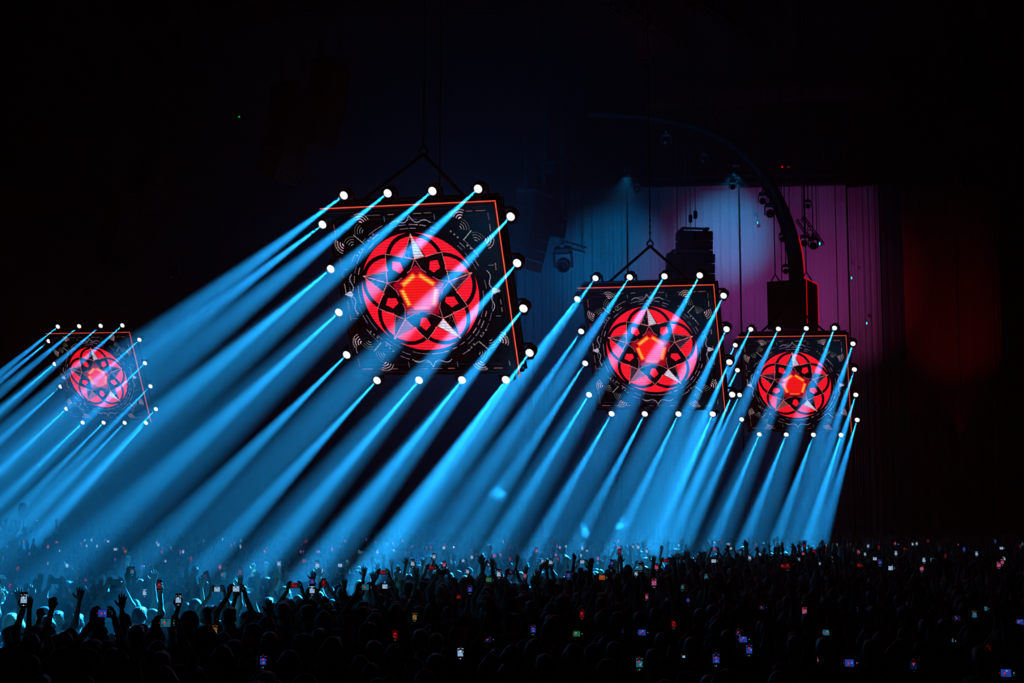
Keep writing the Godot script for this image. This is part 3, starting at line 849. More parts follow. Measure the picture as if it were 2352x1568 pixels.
# explicit phones: pixel x, pixel y, pose (W wide two-hand, T one hand, L left hand, P upright two-hand, S shoulder height), colour, hair, shirt
const PHONES := [
	[55, 1376, "L", "w", "short", "navy"], [131, 1334, "W", "k", "short", "black"], [304, 1312, "T", "t", "short", "navy"], [200, 1332, "W", "n", "cap", "grey"], [265, 1336, "W", "k", "buzz", "black"], [366, 1345, "T", "r", "short", "black"],
	[472, 1324, "P", "n", "short", "grey"], [500, 1353, "W", "w", "short", "charcoal"], [544, 1352, "W", "w", "short", "navy"], [568, 1387, "S", "w", "short", "navy"], [494, 1446, "S", "y", "hood", "black"], [238, 1408, "W", "b", "short", "black"],
	[383, 1430, "W", "t", "short", "navy"], [410, 1377, "L", "w", "cap", "black"], [641, 1294, "T", "w", "short", "black"], [729, 1298, "T", "w", "short", "navy"], [740, 1309, "S", "w", "short", "black"], [782, 1298, "W", "w", "long", "charcoal"],
	[717, 1355, "P", "w", "curly", "charcoal"], [841, 1348, "W", "t", "short", "navy"], [880, 1314, "W", "r", "curly", "charcoal"], [948, 1294, "T", "w", "short", "grey"], [992, 1303, "W", "r", "short", "black"], [1017, 1314, "W", "k", "short", "black"],
	[1084, 1279, "T", "w", "short", "black"], [1095, 1274, "L", "n", "short", "grey"], [1124, 1331, "W", "g", "short", "white"], [1146, 1318, "T", "w", "bun", "grey"], [1176, 1314, "W", "n", "short", "black"], [1078, 1355, "S", "r", "short", "black"],
	[1053, 1370, "W", "r", "short", "black"], [994, 1383, "W", "w", "short", "black"], [946, 1380, "W", "p", "short", "black"], [953, 1416, "P", "y", "short", "black"], [912, 1439, "W", "b", "short", "black"], [908, 1458, "S", "r", "long", "black"],
	[707, 1427, "W", "k", "short", "black"], [800, 1443, "S", "b", "long", "black"], [1058, 1499, "S", "w", "short", "black"], [1122, 1468, "W", "n", "cap", "black"], [605, 1518, "S", "b", "short", "black"],
	[1249, 1289, "W", "w", "short", "navy"], [1265, 1291, "T", "w", "long", "charcoal"], [1338, 1290, "W", "w", "short", "black"], [1384, 1326, "W", "o", "short", "black"], [1471, 1303, "T", "t", "short", "black"], [1508, 1302, "T", "p", "short", "navy"],
	[1240, 1368, "S", "w", "short", "navy"], [1485, 1370, "S", "p", "short", "black"], [1568, 1348, "S", "t", "short", "black"], [1584, 1378, "W", "b", "short", "black"], [1752, 1395, "W", "n", "short", "black"], [1337, 1410, "S", "r", "curly", "black"],
	[1225, 1446, "S", "b", "short", "black"], [1326, 1455, "W", "g", "short", "black"], [1425, 1447, "S", "b", "short", "black"], [1476, 1452, "W", "b", "short", "black"], [1548, 1432, "S", "r", "short", "black"], [1578, 1503, "W", "w", "short", "black"],
	[1469, 1523, "P", "t", "short", "black"], [1645, 1514, "S", "b", "short", "black"], [1708, 1468, "W", "b", "long", "black"], [1721, 1492, "S", "b", "short", "black"], [1696, 1455, "S", "n", "short", "black"], [1913, 1282, "T", "t", "short", "black"],
	[1848, 1403, "T", "p", "short", "black"], [1965, 1402, "T", "b", "short", "black"], [1899, 1452, "W", "t", "short", "black"], [1885, 1510, "P", "p", "short", "black"], [1953, 1522, "W", "b", "short", "black"], [2058, 1520, "P", "t", "short", "black"],
	[2098, 1528, "S", "n", "long", "black"], [2181, 1472, "W", "t", "short", "black"], [2222, 1468, "S", "r", "short", "black"], [2269, 1494, "T", "r", "short", "black"], [2312, 1545, "W", "b", "short", "black"], [2344, 1428, "W", "b", "short", "black"],
	[2142, 1285, "W", "t", "short", "black"], [2054, 1300, "W", "o", "short", "black"], [2117, 1305, "T", "p", "short", "black"], [2294, 1297, "T", "p", "short", "black"], [2021, 1291, "T", "b", "short", "black"], [1972, 1267, "T", "p", "short", "black"],
	[2262, 1397, "W", "t", "short", "black"], [2238, 1411, "T", "t", "short", "black"], [2254, 1421, "S", "t", "short", "black"], [2200, 1419, "W", "n", "short", "black"], [1809, 1300, "T", "r", "short", "black"], [1871, 1265, "W", "r", "short", "black"], [1678, 1259, "W", "w", "short", "navy"], [1640, 1288, "W", "w", "short", "black"], [1722, 1281, "T", "w", "buzz", "grey"], [1466, 1256, "T", "w", "short", "navy"],
]
# explicit heads: pixel x, pixel y of the head's middle, pose, hair, hair colour, shirt, turn in degrees
const HEADS := [
	[25, 1432, "fist", "short", "fair", "black", 0], [70, 1360, "stand", "short", "fair", "navy", 10], [98, 1362, "stand", "long", "dark", "black", -8], [168, 1358, "stand", "cap", "dark", "grey", 20], [193, 1372, "stand", "short", "fair", "black", 0],
	[153, 1404, "stand", "short", "dark", "black", 5], [285, 1430, "stand", "buzz", "brown", "grey", 6], [221, 1447, "stand", "short", "fair", "black", 30], [352, 1419, "stand", "buzz", "brown", "navy", 62], [313, 1464, "stand", "short", "dark", "black", 0],
	[357, 1461, "stand", "long", "dark", "black", -10], [388, 1403, "stand", "bald", "dark", "navy", 8], [476, 1416, "stand", "short", "brown", "charcoal", 12], [522, 1404, "stand", "curly", "fair", "navy", 0], [473, 1470, "stand", "hood", "dark", "black", 5], [512, 1478, "stand", "long", "dark", "black", -5],
	[582, 1462, "stand", "curly", "dark", "black", 0], [104, 1420, "stand", "cap", "dark", "charcoal", 50], [176, 1432, "stand", "short", "dark", "black", 0], [605, 1344, "stand", "short", "brown", "navy", 0], [655, 1364, "stand", "bald", "dark", "grey", 25], [635, 1407, "stand", "short", "brown", "navy", 20],
	[612, 1440, "stand", "long", "dark", "black", 0], [752, 1425, "stand", "cap", "dark", "black", 180], [794, 1383, "stand", "buzz", "dark", "grey", 0], [820, 1377, "stand", "short", "fair", "navy", 0], [832, 1402, "stand", "short", "dark", "black", 15], [825, 1349, "stand", "buzz", "fair", "charcoal", -10],
	[860, 1432, "stand", "long", "dark", "black", 0], [870, 1386, "stand", "short", "dark", "black", 0], [892, 1361, "stand", "short", "dark", "black", 0], [824, 1317, "stand", "curly", "fair", "grey", 0], [941, 1332, "stand", "short", "dark", "black", 0], [938, 1354, "stand", "short", "brown", "charcoal", 10],
	[909, 1408, "stand", "long", "brown", "black", 0], [969, 1349, "stand", "buzz", "brown", "black", 20], [989, 1408, "stand", "short", "dark", "black", 0], [1010, 1361, "stand", "short", "dark", "black", 0], [1077, 1324, "stand", "short", "fair", "white", 0], [1058, 1308, "stand", "short", "dark", "black", 0],
	[1125, 1344, "stand", "cap", "dark", "white", -30], [1158, 1343, "stand", "short", "dark", "black", -20], [1118, 1365, "stand", "short", "dark", "black", 0], [1133, 1413, "stand", "long", "dark", "black", 0], [1262, 1348, "stand", "short", "dark", "black", 0], [1228, 1334, "stand", "short", "fair", "navy", 0],
	[1308, 1332, "stand", "bald", "dark", "grey", 12], [1305, 1350, "both_hands", "short", "dark", "navy", 0], [1337, 1344, "stand", "short", "dark", "black", 0], [1369, 1318, "stand", "short", "dark", "black", 0], [1396, 1345, "stand", "curly", "fair", "charcoal", 0], [1440, 1324, "stand", "short", "fair", "navy", 0], [1466, 1334, "stand", "short", "dark", "black", 0], [1513, 1320, "stand", "short", "dark", "black", 0],
	[1540, 1292, "stand", "short", "fair", "black", 0], [1581, 1292, "stand", "short", "dark", "black", 0], [1682, 1305, "stand", "short", "dark", "black", 0], [1730, 1304, "stand", "short", "dark", "black", 0], [1772, 1306, "stand", "short", "dark", "black", 0], [1780, 1284, "open_hand", "short", "dark", "black", 0], [1795, 1302, "stand", "long", "dark", "black", 0],
	[1838, 1292, "stand", "short", "brown", "black", 0], [1847, 1280, "stand", "curly", "fair", "black", 0], [1860, 1304, "open_hand", "short", "dark", "black", 10], [1605, 1276, "open_hand", "short", "dark", "navy", 0], [1765, 1268, "open_hand", "short", "dark", "navy", 0], [1805, 1278, "fist", "short", "dark", "navy", 0],
]

func crowd() -> void:
	rng.seed = 20240
	for c in COLOUR_WORDS:
		for k in 3: G["pic_" + c + str(k)] = phone_picture(c, 100 + k + c.unicode_at(0) * 7)
	var modes := {"W": "wide_phone", "T": "tall_phone", "L": "left_phone", "P": "pair_phone", "S": "low_phone", "V": "low_wide"}
	for f in PHONES:
		var mode: String = f[2]
		if f[1] > 1365 and f[0] > 640: mode = "V" if mode == "W" else "S"   # low in the frame the phones are small: held at shoulder height, farther back
		var pose: String = modes[mode]
		var sc := rng.randf_range(0.97, 1.05)
		var off: Vector3 = POSES[pose].phone * sc
		var yaw := deg_to_rad(rng.randf_range(-14.0, 2.0))
		var bs := Basis(Vector3.UP, yaw).scaled(Vector3.ONE * sc)
		var p := at_y(f[0], f[1], off.y)
		var org := p - Basis(Vector3.UP, yaw) * off
		org.y = 0.0
		phone_px.append([f[0], f[1], pixel(p).z, 0.08 * F / pixel(p).z])
		var x := Transform3D(bs, org)
		person(x, pose, f[4], ["dark", "brown", "fair"][rng.randi() % 3], f[5])
		phone(phone_x(x, pose), f[3], "phone with %s screen held %s by someone in a %s top" % [COLOUR_WORDS[f[3]], {"W": "sideways overhead", "T": "upright overhead", "L": "one-handed overhead", "P": "two-handed overhead", "S": "upright shoulder-high", "V": "sideways shoulder-high"}[mode], f[5]])
	for f in HEADS:
		var sc := rng.randf_range(0.97, 1.06)
		var p := at_y(f[0], f[1], HEAD_AT.y * sc)
		person(Transform3D(Basis(Vector3.UP, deg_to_rad(-f[6])).scaled(Vector3.ONE * sc), Vector3(p.x, 0, p.z)), f[2], f[3], f[4], f[5])
	# the torch: a phone light held high
	var tp := at_y(1042, 1254, 2.10)
	var tx := Transform3D(Basis(), Vector3(tp.x + 0.19, 0, tp.z + 0.165))
	person(tx, "left_phone", "short", "dark", "black", "person holding up a phone with its torch shining")
	phone(phone_x(tx, "left_phone"), "n", "phone held overhead with its bright white torch shining")
	var torch := part("torch_light", Geo.new().lathe([[0.0, 0.0], [0.022, 0.0], [0.022, 0.006], [0.0, 0.010]], 12).mesh(), M.lens, get_node("phone_%03d" % (count.phone - 1)), Transform3D(Basis(), Vector3(0, 0.05, 0.006)))
	torch.set_meta("label", "shining white torch")
	# the rest of the floor, nearest first; the first 300 people are things, all others one mass
	var hair_pick := ["short", "short", "short", "buzz", "curly", "long", "long", "cap", "bald", "bun", "hood", "short"]
	var pose_pick := ["stand", "stand", "stand", "stand", "stand", "stand", "stand", "stand", "stand", "open_hand", "fist", "both_hands"]
	var shirt_pick := ["black", "black", "black", "navy", "charcoal", "charcoal", "grey", "olive", "maroon", "white"]
	var rest := {}
	var far_phones := 0
	var z := 10.0
	while z < 98.0:
		var dz := 0.56 + maxf(0.0, z - 40.0) * 0.006
		var half := z * 0.352 + 1.2
		var xx := -half
		while xx < half:
			var x := xx + rng.randf_range(-0.16, 0.16); var zz := -(z + rng.randf_range(-0.2, 0.2))
			xx += 0.52 + maxf(0.0, z - 40.0) * 0.006
			var right_end := 72.0
			if x > 3.0 and z > right_end: continue
			if x < -14.5 and z > 57.0 and z < 66.0: continue         # the raised platform stands here
			if z < 45.0 and not is_free(x, zz, 0.40): continue
			var sc := rng.randf_range(0.90, 1.045)
			if z < 45.0 and hides_phone(Vector3(x, 0, zz), 1.75 * sc): continue
			var pose: String = pose_pick[rng.randi() % pose_pick.size()]
			if z < 16.0: pose = "stand"
			var hair: String = hair_pick[rng.randi() % hair_pick.size()]
			var hc: String = ["dark", "dark", "brown", "fair"][rng.randi() % 4]
			var sh: String = shirt_pick[rng.randi() % shirt_pick.size()]
			var yaw := deg_to_rad(rng.randf_range(-32.0, 14.0))
			var far_phone := z > 21.0 and far_phones < 185 and rng.randf() < (0.045 if z < 40.0 else 0.075)
			if far_phone: pose = ["tall_phone", "wide_phone", "pair_phone", "left_phone"][rng.randi() % 4]
			var xf := Transform3D(Basis(Vector3.UP, yaw).scaled(Vector3.ONE * sc), Vector3(x, 0, zz))
			if far_phone:
				var px := pixel(phone_x(xf, pose).origin)
				if px.x > -10 and px.x < 2362:
					far_phones += 1
					var col: String = ["r", "p", "w", "w", "o", "p", "r", "w", "t", "b"][rng.randi() % 10]
					phone(phone_x(xf, pose), col, "tiny glowing phone with a %s screen far back in the crowd" % COLOUR_WORDS[col])
			if individuals < 300 and z < 40.0 and not far_phone:
				person(xf, pose, hair, hc, sh)
			else:
				var key := "%s|%s|%s" % [pose, hair, "dark" if hc == "brown" else hc]
				if not rest.has(key): rest[key] = []
				rest[key].append([xf, SHIRTS[sh].srgb_to_linear()])
		z += dz
	# the raised platform and the people on it
	var a := at_z(-60, 1240, -58.0)
	var stand_y := 0.72
	var o := thing("viewing_platform", "low black viewing platform raised above the far crowd", "platform", Transform3D(Basis(), Vector3(-21.0, 0, -61.0)))
	part("deck", Geo.new().box(Vector3(0, stand_y - 0.05, 0), Vector3(12.0, 0.10, 6.0), Basis(), 0.01).mesh(), M.black, o)
	for k in 6: part("skirt_board", Geo.new().box(Vector3(-5.0 + 2.0 * k, (stand_y - 0.1) / 2.0, 2.97), Vector3(1.98, stand_y - 0.1, 0.04)).mesh(), M.case, o)
	for k in 5:
		for s in [-1.0, 1.0]: part("leg", Geo.new().tube([Vector3(-5.6 + 2.8 * k, 0, 2.6 * s), Vector3(-5.6 + 2.8 * k, stand_y - 0.1, 2.6 * s)], 0.04, 8).mesh(), M.steel, o)
	var dp := at_z(52, 1172, -60.0)
	var dr := thing("ribbed_drum_sign", "dark round ribbed drum held up on a pole above the platform", "drum", Transform3D(look(Vector3(-0.75, -0.1, 0.65)), dp))
	part("rim", Geo.new().lathe([[0.0, -0.10], [0.29, -0.10], [0.31, -0.06], [0.31, 0.06], [0.28, 0.06], [0.27, 0.03], [0.0, 0.03]], 24).mesh(), M.case, dr)
	for q in 5: part("rib", Geo.new().box(Vector3(0, -0.18 + 0.09 * q, 0.045), Vector3(2.0 * sqrt(0.26 * 0.26 - pow(-0.18 + 0.09 * q, 2)), 0.035, 0.03), Basis(), 0.006).mesh(), M.steel, dr)
	part("pole", Geo.new().tube([Vector3(0, -0.3, -0.03), dr.transform.affine_inverse() * Vector3(dp.x, stand_y, dp.z)], 0.018, 6).mesh(), M.black, dr)
	for k in 34:
		var p := Vector3(rng.randf_range(-26.5, -15.4), stand_y, rng.randf_range(-63.5, -58.4))
		var pose: String = ["stand", "wide_phone", "both_hands", "pair_phone", "wide_phone", "open_hand"][k % 6]
		var key := "%s|short|dark" % pose
		if not rest.has(key): rest[key] = []
		rest[key].append([Transform3D(Basis(Vector3.UP, rng.randf_range(-0.5, 0.2)), p), SHIRTS[shirt_pick[k % shirt_pick.size()]].srgb_to_linear()])
	var mass := thing("crowd", "dense mass of dark backlit people filling the floor towards the stage", "crowd")
	mass.set_meta("kind", "stuff")
	for key in rest:
		var w: PackedStringArray = key.split("|")
		var am := ArrayMesh.new()
		G["body_" + w[0]].surf(am, M.skin); G["shirt_" + w[0]].surf(am, M.shirt_any); G.trousers.surf(am, M.trousers)
		if w[1] != "bald":
			var hg := Geo.new().add(G["hair_" + w[1]], HEAD_X)
			hg.surf(am, M.shirt_any if w[1] in ["cap", "hood"] else M["hair_" + w[2]])
		var mm := MultiMesh.new()
		mm.transform_format = MultiMesh.TRANSFORM_3D; mm.use_colors = true
		mm.mesh = am; mm.instance_count = rest[key].size()
		for j in rest[key].size():
			mm.set_instance_transform(j, rest[key][j][0]); mm.set_instance_color(j, rest[key][j][1])
		var mi := MultiMeshInstance3D.new()
		mi.name = "people"; mi.multimesh = mm; mi.set_meta("kind", "stuff")
		mass.add_child(mi, true)
	print("people ", individuals, " phones ", count.phone, " far ", far_phones)

# ------------------------------------------------------------------ the scene
func _ready() -> void:
	rng.seed = 11
	# camera
	var cam := Camera3D.new()
	cam.name = "camera"
	cam.fov = rad_to_deg(2.0 * atan(784.0 / F)); cam.position = EYE; cam.rotation.x = PITCH; cam.near = 0.1; cam.far = 400.0
	add_child(cam)
	# air: an even haze that makes the beams visible
	var we := WorldEnvironment.new(); we.name = "environment"
	var e := Environment.new()
	e.background_mode = Environment.BG_COLOR; e.background_color = Color.BLACK
	e.tonemap_mode = Environment.TONE_MAPPER_LINEAR; e.tonemap_exposure = 4.0
	e.volumetric_fog_enabled = true; e.volumetric_fog_density = HAZE; e.volumetric_fog_albedo = Color(1, 1, 1); e.volumetric_fog_anisotropy = 0.3; e.volumetric_fog_length = 130.0
	e.sdfgi_enabled = true; e.ssao_enabled = true; e.ssil_enabled = true
	we.environment = e
	add_child(we)
	materials()
	G.star = star_picture()
	hall()
	lamp_meshes()
	var b := Basis.from_euler(Vector3(0.4944, -0.3408, -0.0278), EULER_ORDER_YXZ)
	panel(Vector3(-2.2085, 8.36, -35.7041), b, Vector2(2285, -668), "first of three in a row", "under the line arrays")
	panel(Vector3(4.6314, 8.36, -48.4939), b, Vector2(2370, -735), "middle one of three in a row", "in the row's middle")
	panel(Vector3(11.9694, 8.39, -62.3641), b, Vector2(2479, -726), "under the black cube speaker", "under the cube speaker")
	panel(Vector3(-19.2051, 9.28, -68.5338), b, Vector2(1800, -600), "alone beyond the viewing platform", "beyond the viewing platform")
	rigging()
	people_meshes()
	crowd()
	smoke()

func hall() -> void:
	var x0 := -42.0; var x1 := 34.0; var z0 := 8.0; var z1 := -118.0
	structure("floor", Geo.new().box(Vector3((x0 + x1) / 2, -0.15, (z0 + z1) / 2), Vector3(x1 - x0, 0.3, z0 - z1)), M.floor, "dark concrete hall floor under the crowd")
	structure("ceiling", Geo.new().box(Vector3((x0 + x1) / 2, ROOF + 0.2, (z0 + z1) / 2), Vector3(x1 - x0, 0.4, z0 - z1)), M.roof, "black hall ceiling lost in darkness")
	structure("wall_left", Geo.new().box(Vector3(x0 - 0.2, ROOF / 2, (z0 + z1) / 2), Vector3(0.4, ROOF, z0 - z1)), M.wall, "dark side wall of the hall")
	structure("wall_right", Geo.new().box(Vector3(x1 + 0.2, ROOF / 2, (z0 + z1) / 2), Vector3(0.4, ROOF, z0 - z1)), M.wall, "dark side wall beyond the red curtain")
	structure("wall_back", Geo.new().box(Vector3((x0 + x1) / 2, ROOF / 2, z1 - 0.2), Vector3(x1 - x0, ROOF, 0.4)), M.wall, "dark far wall of the hall")
	structure("wall_front", Geo.new().box(Vector3((x0 + x1) / 2, ROOF / 2, z0 + 0.2), Vector3(x1 - x0, ROOF, 0.4)), M.wall, "dark hall wall behind the audience")
	# stage backdrop: wide cloths side by side with hanging folds
	var cuts := [1186, 1440, 1697, 1944, 2018]
	var zc := [-82.0, -80.5, -79.0, -77.6, -77.2]
	var label := ["pale backdrop cloth washed in blue, at the outer end of the stage", "pale backdrop cloth going from blue to magenta behind the middle star panel", "pale backdrop cloth lit magenta behind the curved arm", "narrow pale backdrop cloth with deep gathered folds beside the black leg drape"]
	for k in 4:
		var p0 := at_z(cuts[k] + 2, 430, zc[k]); var p1 := at_z(cuts[k + 1] - 2, 424, zc[k + 1])
		cloth("backdrop_curtain", p0, p1, 0.5, (0.05 if k == 1 or k == 2 else 0.10) if k < 3 else 0.16, 0.55 if k < 3 else 0.36, 31 + k, M.curtain, label[k], "stage backdrop cloths")
	cloth("black_drape", at_z(2019, 424, -77.0), at_z(2070, 424, -76.6), 0.4, 0.05, 0.5, 41, M.black, "narrow black leg drape between the backdrop and the red curtain", "")
	var r0 := at_z(2070, 430, -76.4); var r1 := at_z(2150, 430, -76.0)
	cloth("red_curtain", r0, r1, 0.4, 0.05, 0.6, 42, M.red_curtain, "dark red side curtain next to the black leg drape", "red side curtains")
	cloth("red_curtain", r1, at_z(2262, 430, -75.4), 0.4, 0.05, 0.7, 43, M.red_curtain, "dark red side curtain with a flat middle, beside the gathered end", "red side curtains")
	cloth("red_curtain", at_z(2258, 430, -75.2), at_z(2287, 430, -74.6), 0.4, 0.22, 0.30, 44, M.red_curtain, "dark red curtain end gathered in deep folds", "red side curtains")
	var st := thing("stage_platform", "black stage platform below the backdrop cloths", "stage", Transform3D(Basis(), Vector3(14.0, 0, -75.6)))
	part("deck", Geo.new().box(Vector3(0, 1.30, 0), Vector3(27.0, 0.20, 4.4), Basis(), 0.02).mesh(), M.black, st)
	for k in 9: part("front_board", Geo.new().box(Vector3(-12.0 + 3.0 * k, 0.60, 2.15), Vector3(2.97, 1.20, 0.06)).mesh(), M.case, st)
	# washes that colour the cloths: blue from high up, magenta and red from lamps hung behind the panels
	wash(at_z(1440, 400, -68.0), at_z(1415, 610, -81.0), Color(0.0, 0.36, 1.0), 48.0, 17.0, "blue wash lamp hung before the outer backdrop cloth")
	wash(at_z(1690, 395, -68.0), at_z(1668, 548, -79.2), Color(0.0, 0.42, 1.0), 80.0, 15.5, "blue wash lamp hung above the curved boom's bend")
	wash(at_z(1240, 420, -69.0), at_z(1262, 690, -82.0), Color(0.0, 0.30, 1.0), 14.0, 20.0, "blue wash lamp at the outer end of the backdrop")
	wash(at_z(1560, 800, -66.0), at_z(1605, 650, -80.0), Color(1.0, 0.05, 0.70), 20.0, 17.0, "magenta wash lamp hung behind the middle star panel")
	wash(at_z(1800, 850, -67.0), at_z(1790, 610, -79.0), Color(1.0, 0.12, 0.95), 25.0, 26.0, "magenta wash lamp hung behind the star panel under the cube speaker")
	wash(at_z(1930, 900, -68.0), at_z(1945, 680, -77.5), Color(1.0, 0.12, 0.55), 13.0, 22.0, "magenta wash lamp hung low beside the gathered cloth")
	wash(at_z(2210, 1000, -69.0), at_z(2190, 720, -76.0), Color(1.0, 0.0, 0.0), 2.2, 22.0, "red wash lamp hung low before the red curtain")
	wash(at_z(1010, 660, -39.5), Vector3(3.0, 18.0, -118.0), Color(0.0, 0.28, 1.0), 62.0, 36.0, "dim blue fill lamp added for the navy glow deep in the hall")  # added fill, out of sight behind a panel, replaces blue light scattered by haze

func cloth(called: String, a: Vector3, b: Vector3, bottom: float, depth: float, pitch: float, seed_: int, m: Material, label: String, group: String) -> void:
	var o := thing(called, label, "curtain", Transform3D(Basis(), Vector3((a.x + b.x) / 2, bottom, (a.z + b.z) / 2)), group)
	var r := RandomNumberGenerator.new(); r.seed = seed_
	var along := Vector3(b.x - a.x, 0, b.z - a.z); var L := along.length(); along /= L
	var out := Vector3(-along.z, 0, along.x)
	if out.z < 0: out = -out
	var n := maxi(8, int(L / pitch * 10.0))
	var ph := []
	for j in 4: ph.append(r.randf() * TAU)
	var g := Geo.new()
	var rows := 5
	var base := o.position
	for j in n + 1:
		var s := L * j / n
		for i in rows:
			var f := float(i) / (rows - 1)
			var w := depth * (0.55 + 0.45 * f) * (sin(s / pitch * TAU + ph[0] + 0.6 * sin(s * 0.9 + ph[1])) * (0.6 + 0.4 * sin(s * 1.7 + ph[2])) + 0.35 * sin(s / pitch * TAU * 2.3 + ph[3]))
			var w2 := depth * (0.55 + 0.45 * f) * (sin((s + 0.01) / pitch * TAU + ph[0] + 0.6 * sin((s + 0.01) * 0.9 + ph[1])) * (0.6 + 0.4 * sin((s + 0.01) * 1.7 + ph[2])) + 0.35 * sin((s + 0.01) / pitch * TAU * 2.3 + ph[3]))
			var top := lerpf(a.y, b.y, float(j) / n)
			var p := Vector3(a.x, lerpf(top, bottom, f), a.z) + along * s + out * w
			g.vert(p - base, (out - along * (w2 - w) / 0.01).normalized(), Vector2(s, f * (top - bottom)))
	for j in n:
		for i in rows - 1:
			var k := j * rows + i
			g.i.append_array([k, k + rows, k + 1, k + 1, k + rows, k + rows + 1])
	part("cloth", g.mesh(), m, o)
	var t0 := a - base + out * 0.02; var t1 := b - base + out * 0.02
	part("top_pipe", Geo.new().tube([t0, t1], 0.05, 8).mesh(), M.truss, o)
	for q in [t0.lerp(t1, 0.2), t0.lerp(t1, 0.8)]: part("hanging_line", Geo.new().tube([q, Vector3(q.x, ROOF - base.y, q.z)], 0.015, 5).mesh(), M.black, o)

func wash(p: Vector3, to: Vector3, c: Color, energy: float, angle: float, label: String) -> void:
	var d := (to - p).normalized()
	var x := Transform3D(look(d, Vector3.DOWN), p)
	var o := thing("wash_lamp", label, "stage lamp", x, "wash lamps lighting the curtains")
	part("base", G.get("wash_base", Geo.new().box(Vector3(0, -0.30, -0.12), Vector3(0.36, 0.10, 0.26), Basis(), 0.02).mesh()), M.case, o)
	for sg in [-1.0, 1.0]: part("yoke_arm", Geo.new().box(Vector3(0.17 * sg, -0.13, -0.12), Vector3(0.03, 0.30, 0.08)).mesh(), M.case, o)
	part("head", Geo.new().lathe([[0.0, -0.28], [0.11, -0.28], [0.14, -0.22], [0.14, -0.02], [0.12, 0.0], [0.115, -0.03]], 16).mesh(), M.case, o)
	part("lens", Geo.new().lathe([[0.115, -0.03], [0.06, -0.012], [0.0, -0.008]], 16).mesh(), glow(c.linear_to_srgb(), 0.4), o)
	part("hanging_pole", Geo.new().tube([Vector3(0, -0.30, -0.12), x.affine_inverse() * (x * Vector3(0, -0.30, -0.12) * Vector3(1, 0, 1) + Vector3(0, ROOF, 0))], 0.02, 6).mesh(), M.black, o)
	var l := SpotLight3D.new(); l.name = "wash"
	l.transform = Transform3D(look(-d, Vector3.UP if absf(d.y) < 0.98 else Vector3.RIGHT), p + d * 0.03)
	l.light_color = c.linear_to_srgb(); l.light_energy = energy; l.spot_angle = angle; l.spot_angle_attenuation = 1.0; l.light_size = 0.12; l.spot_range = 80.0; l.shadow_enabled = true
	add_child(l, true)

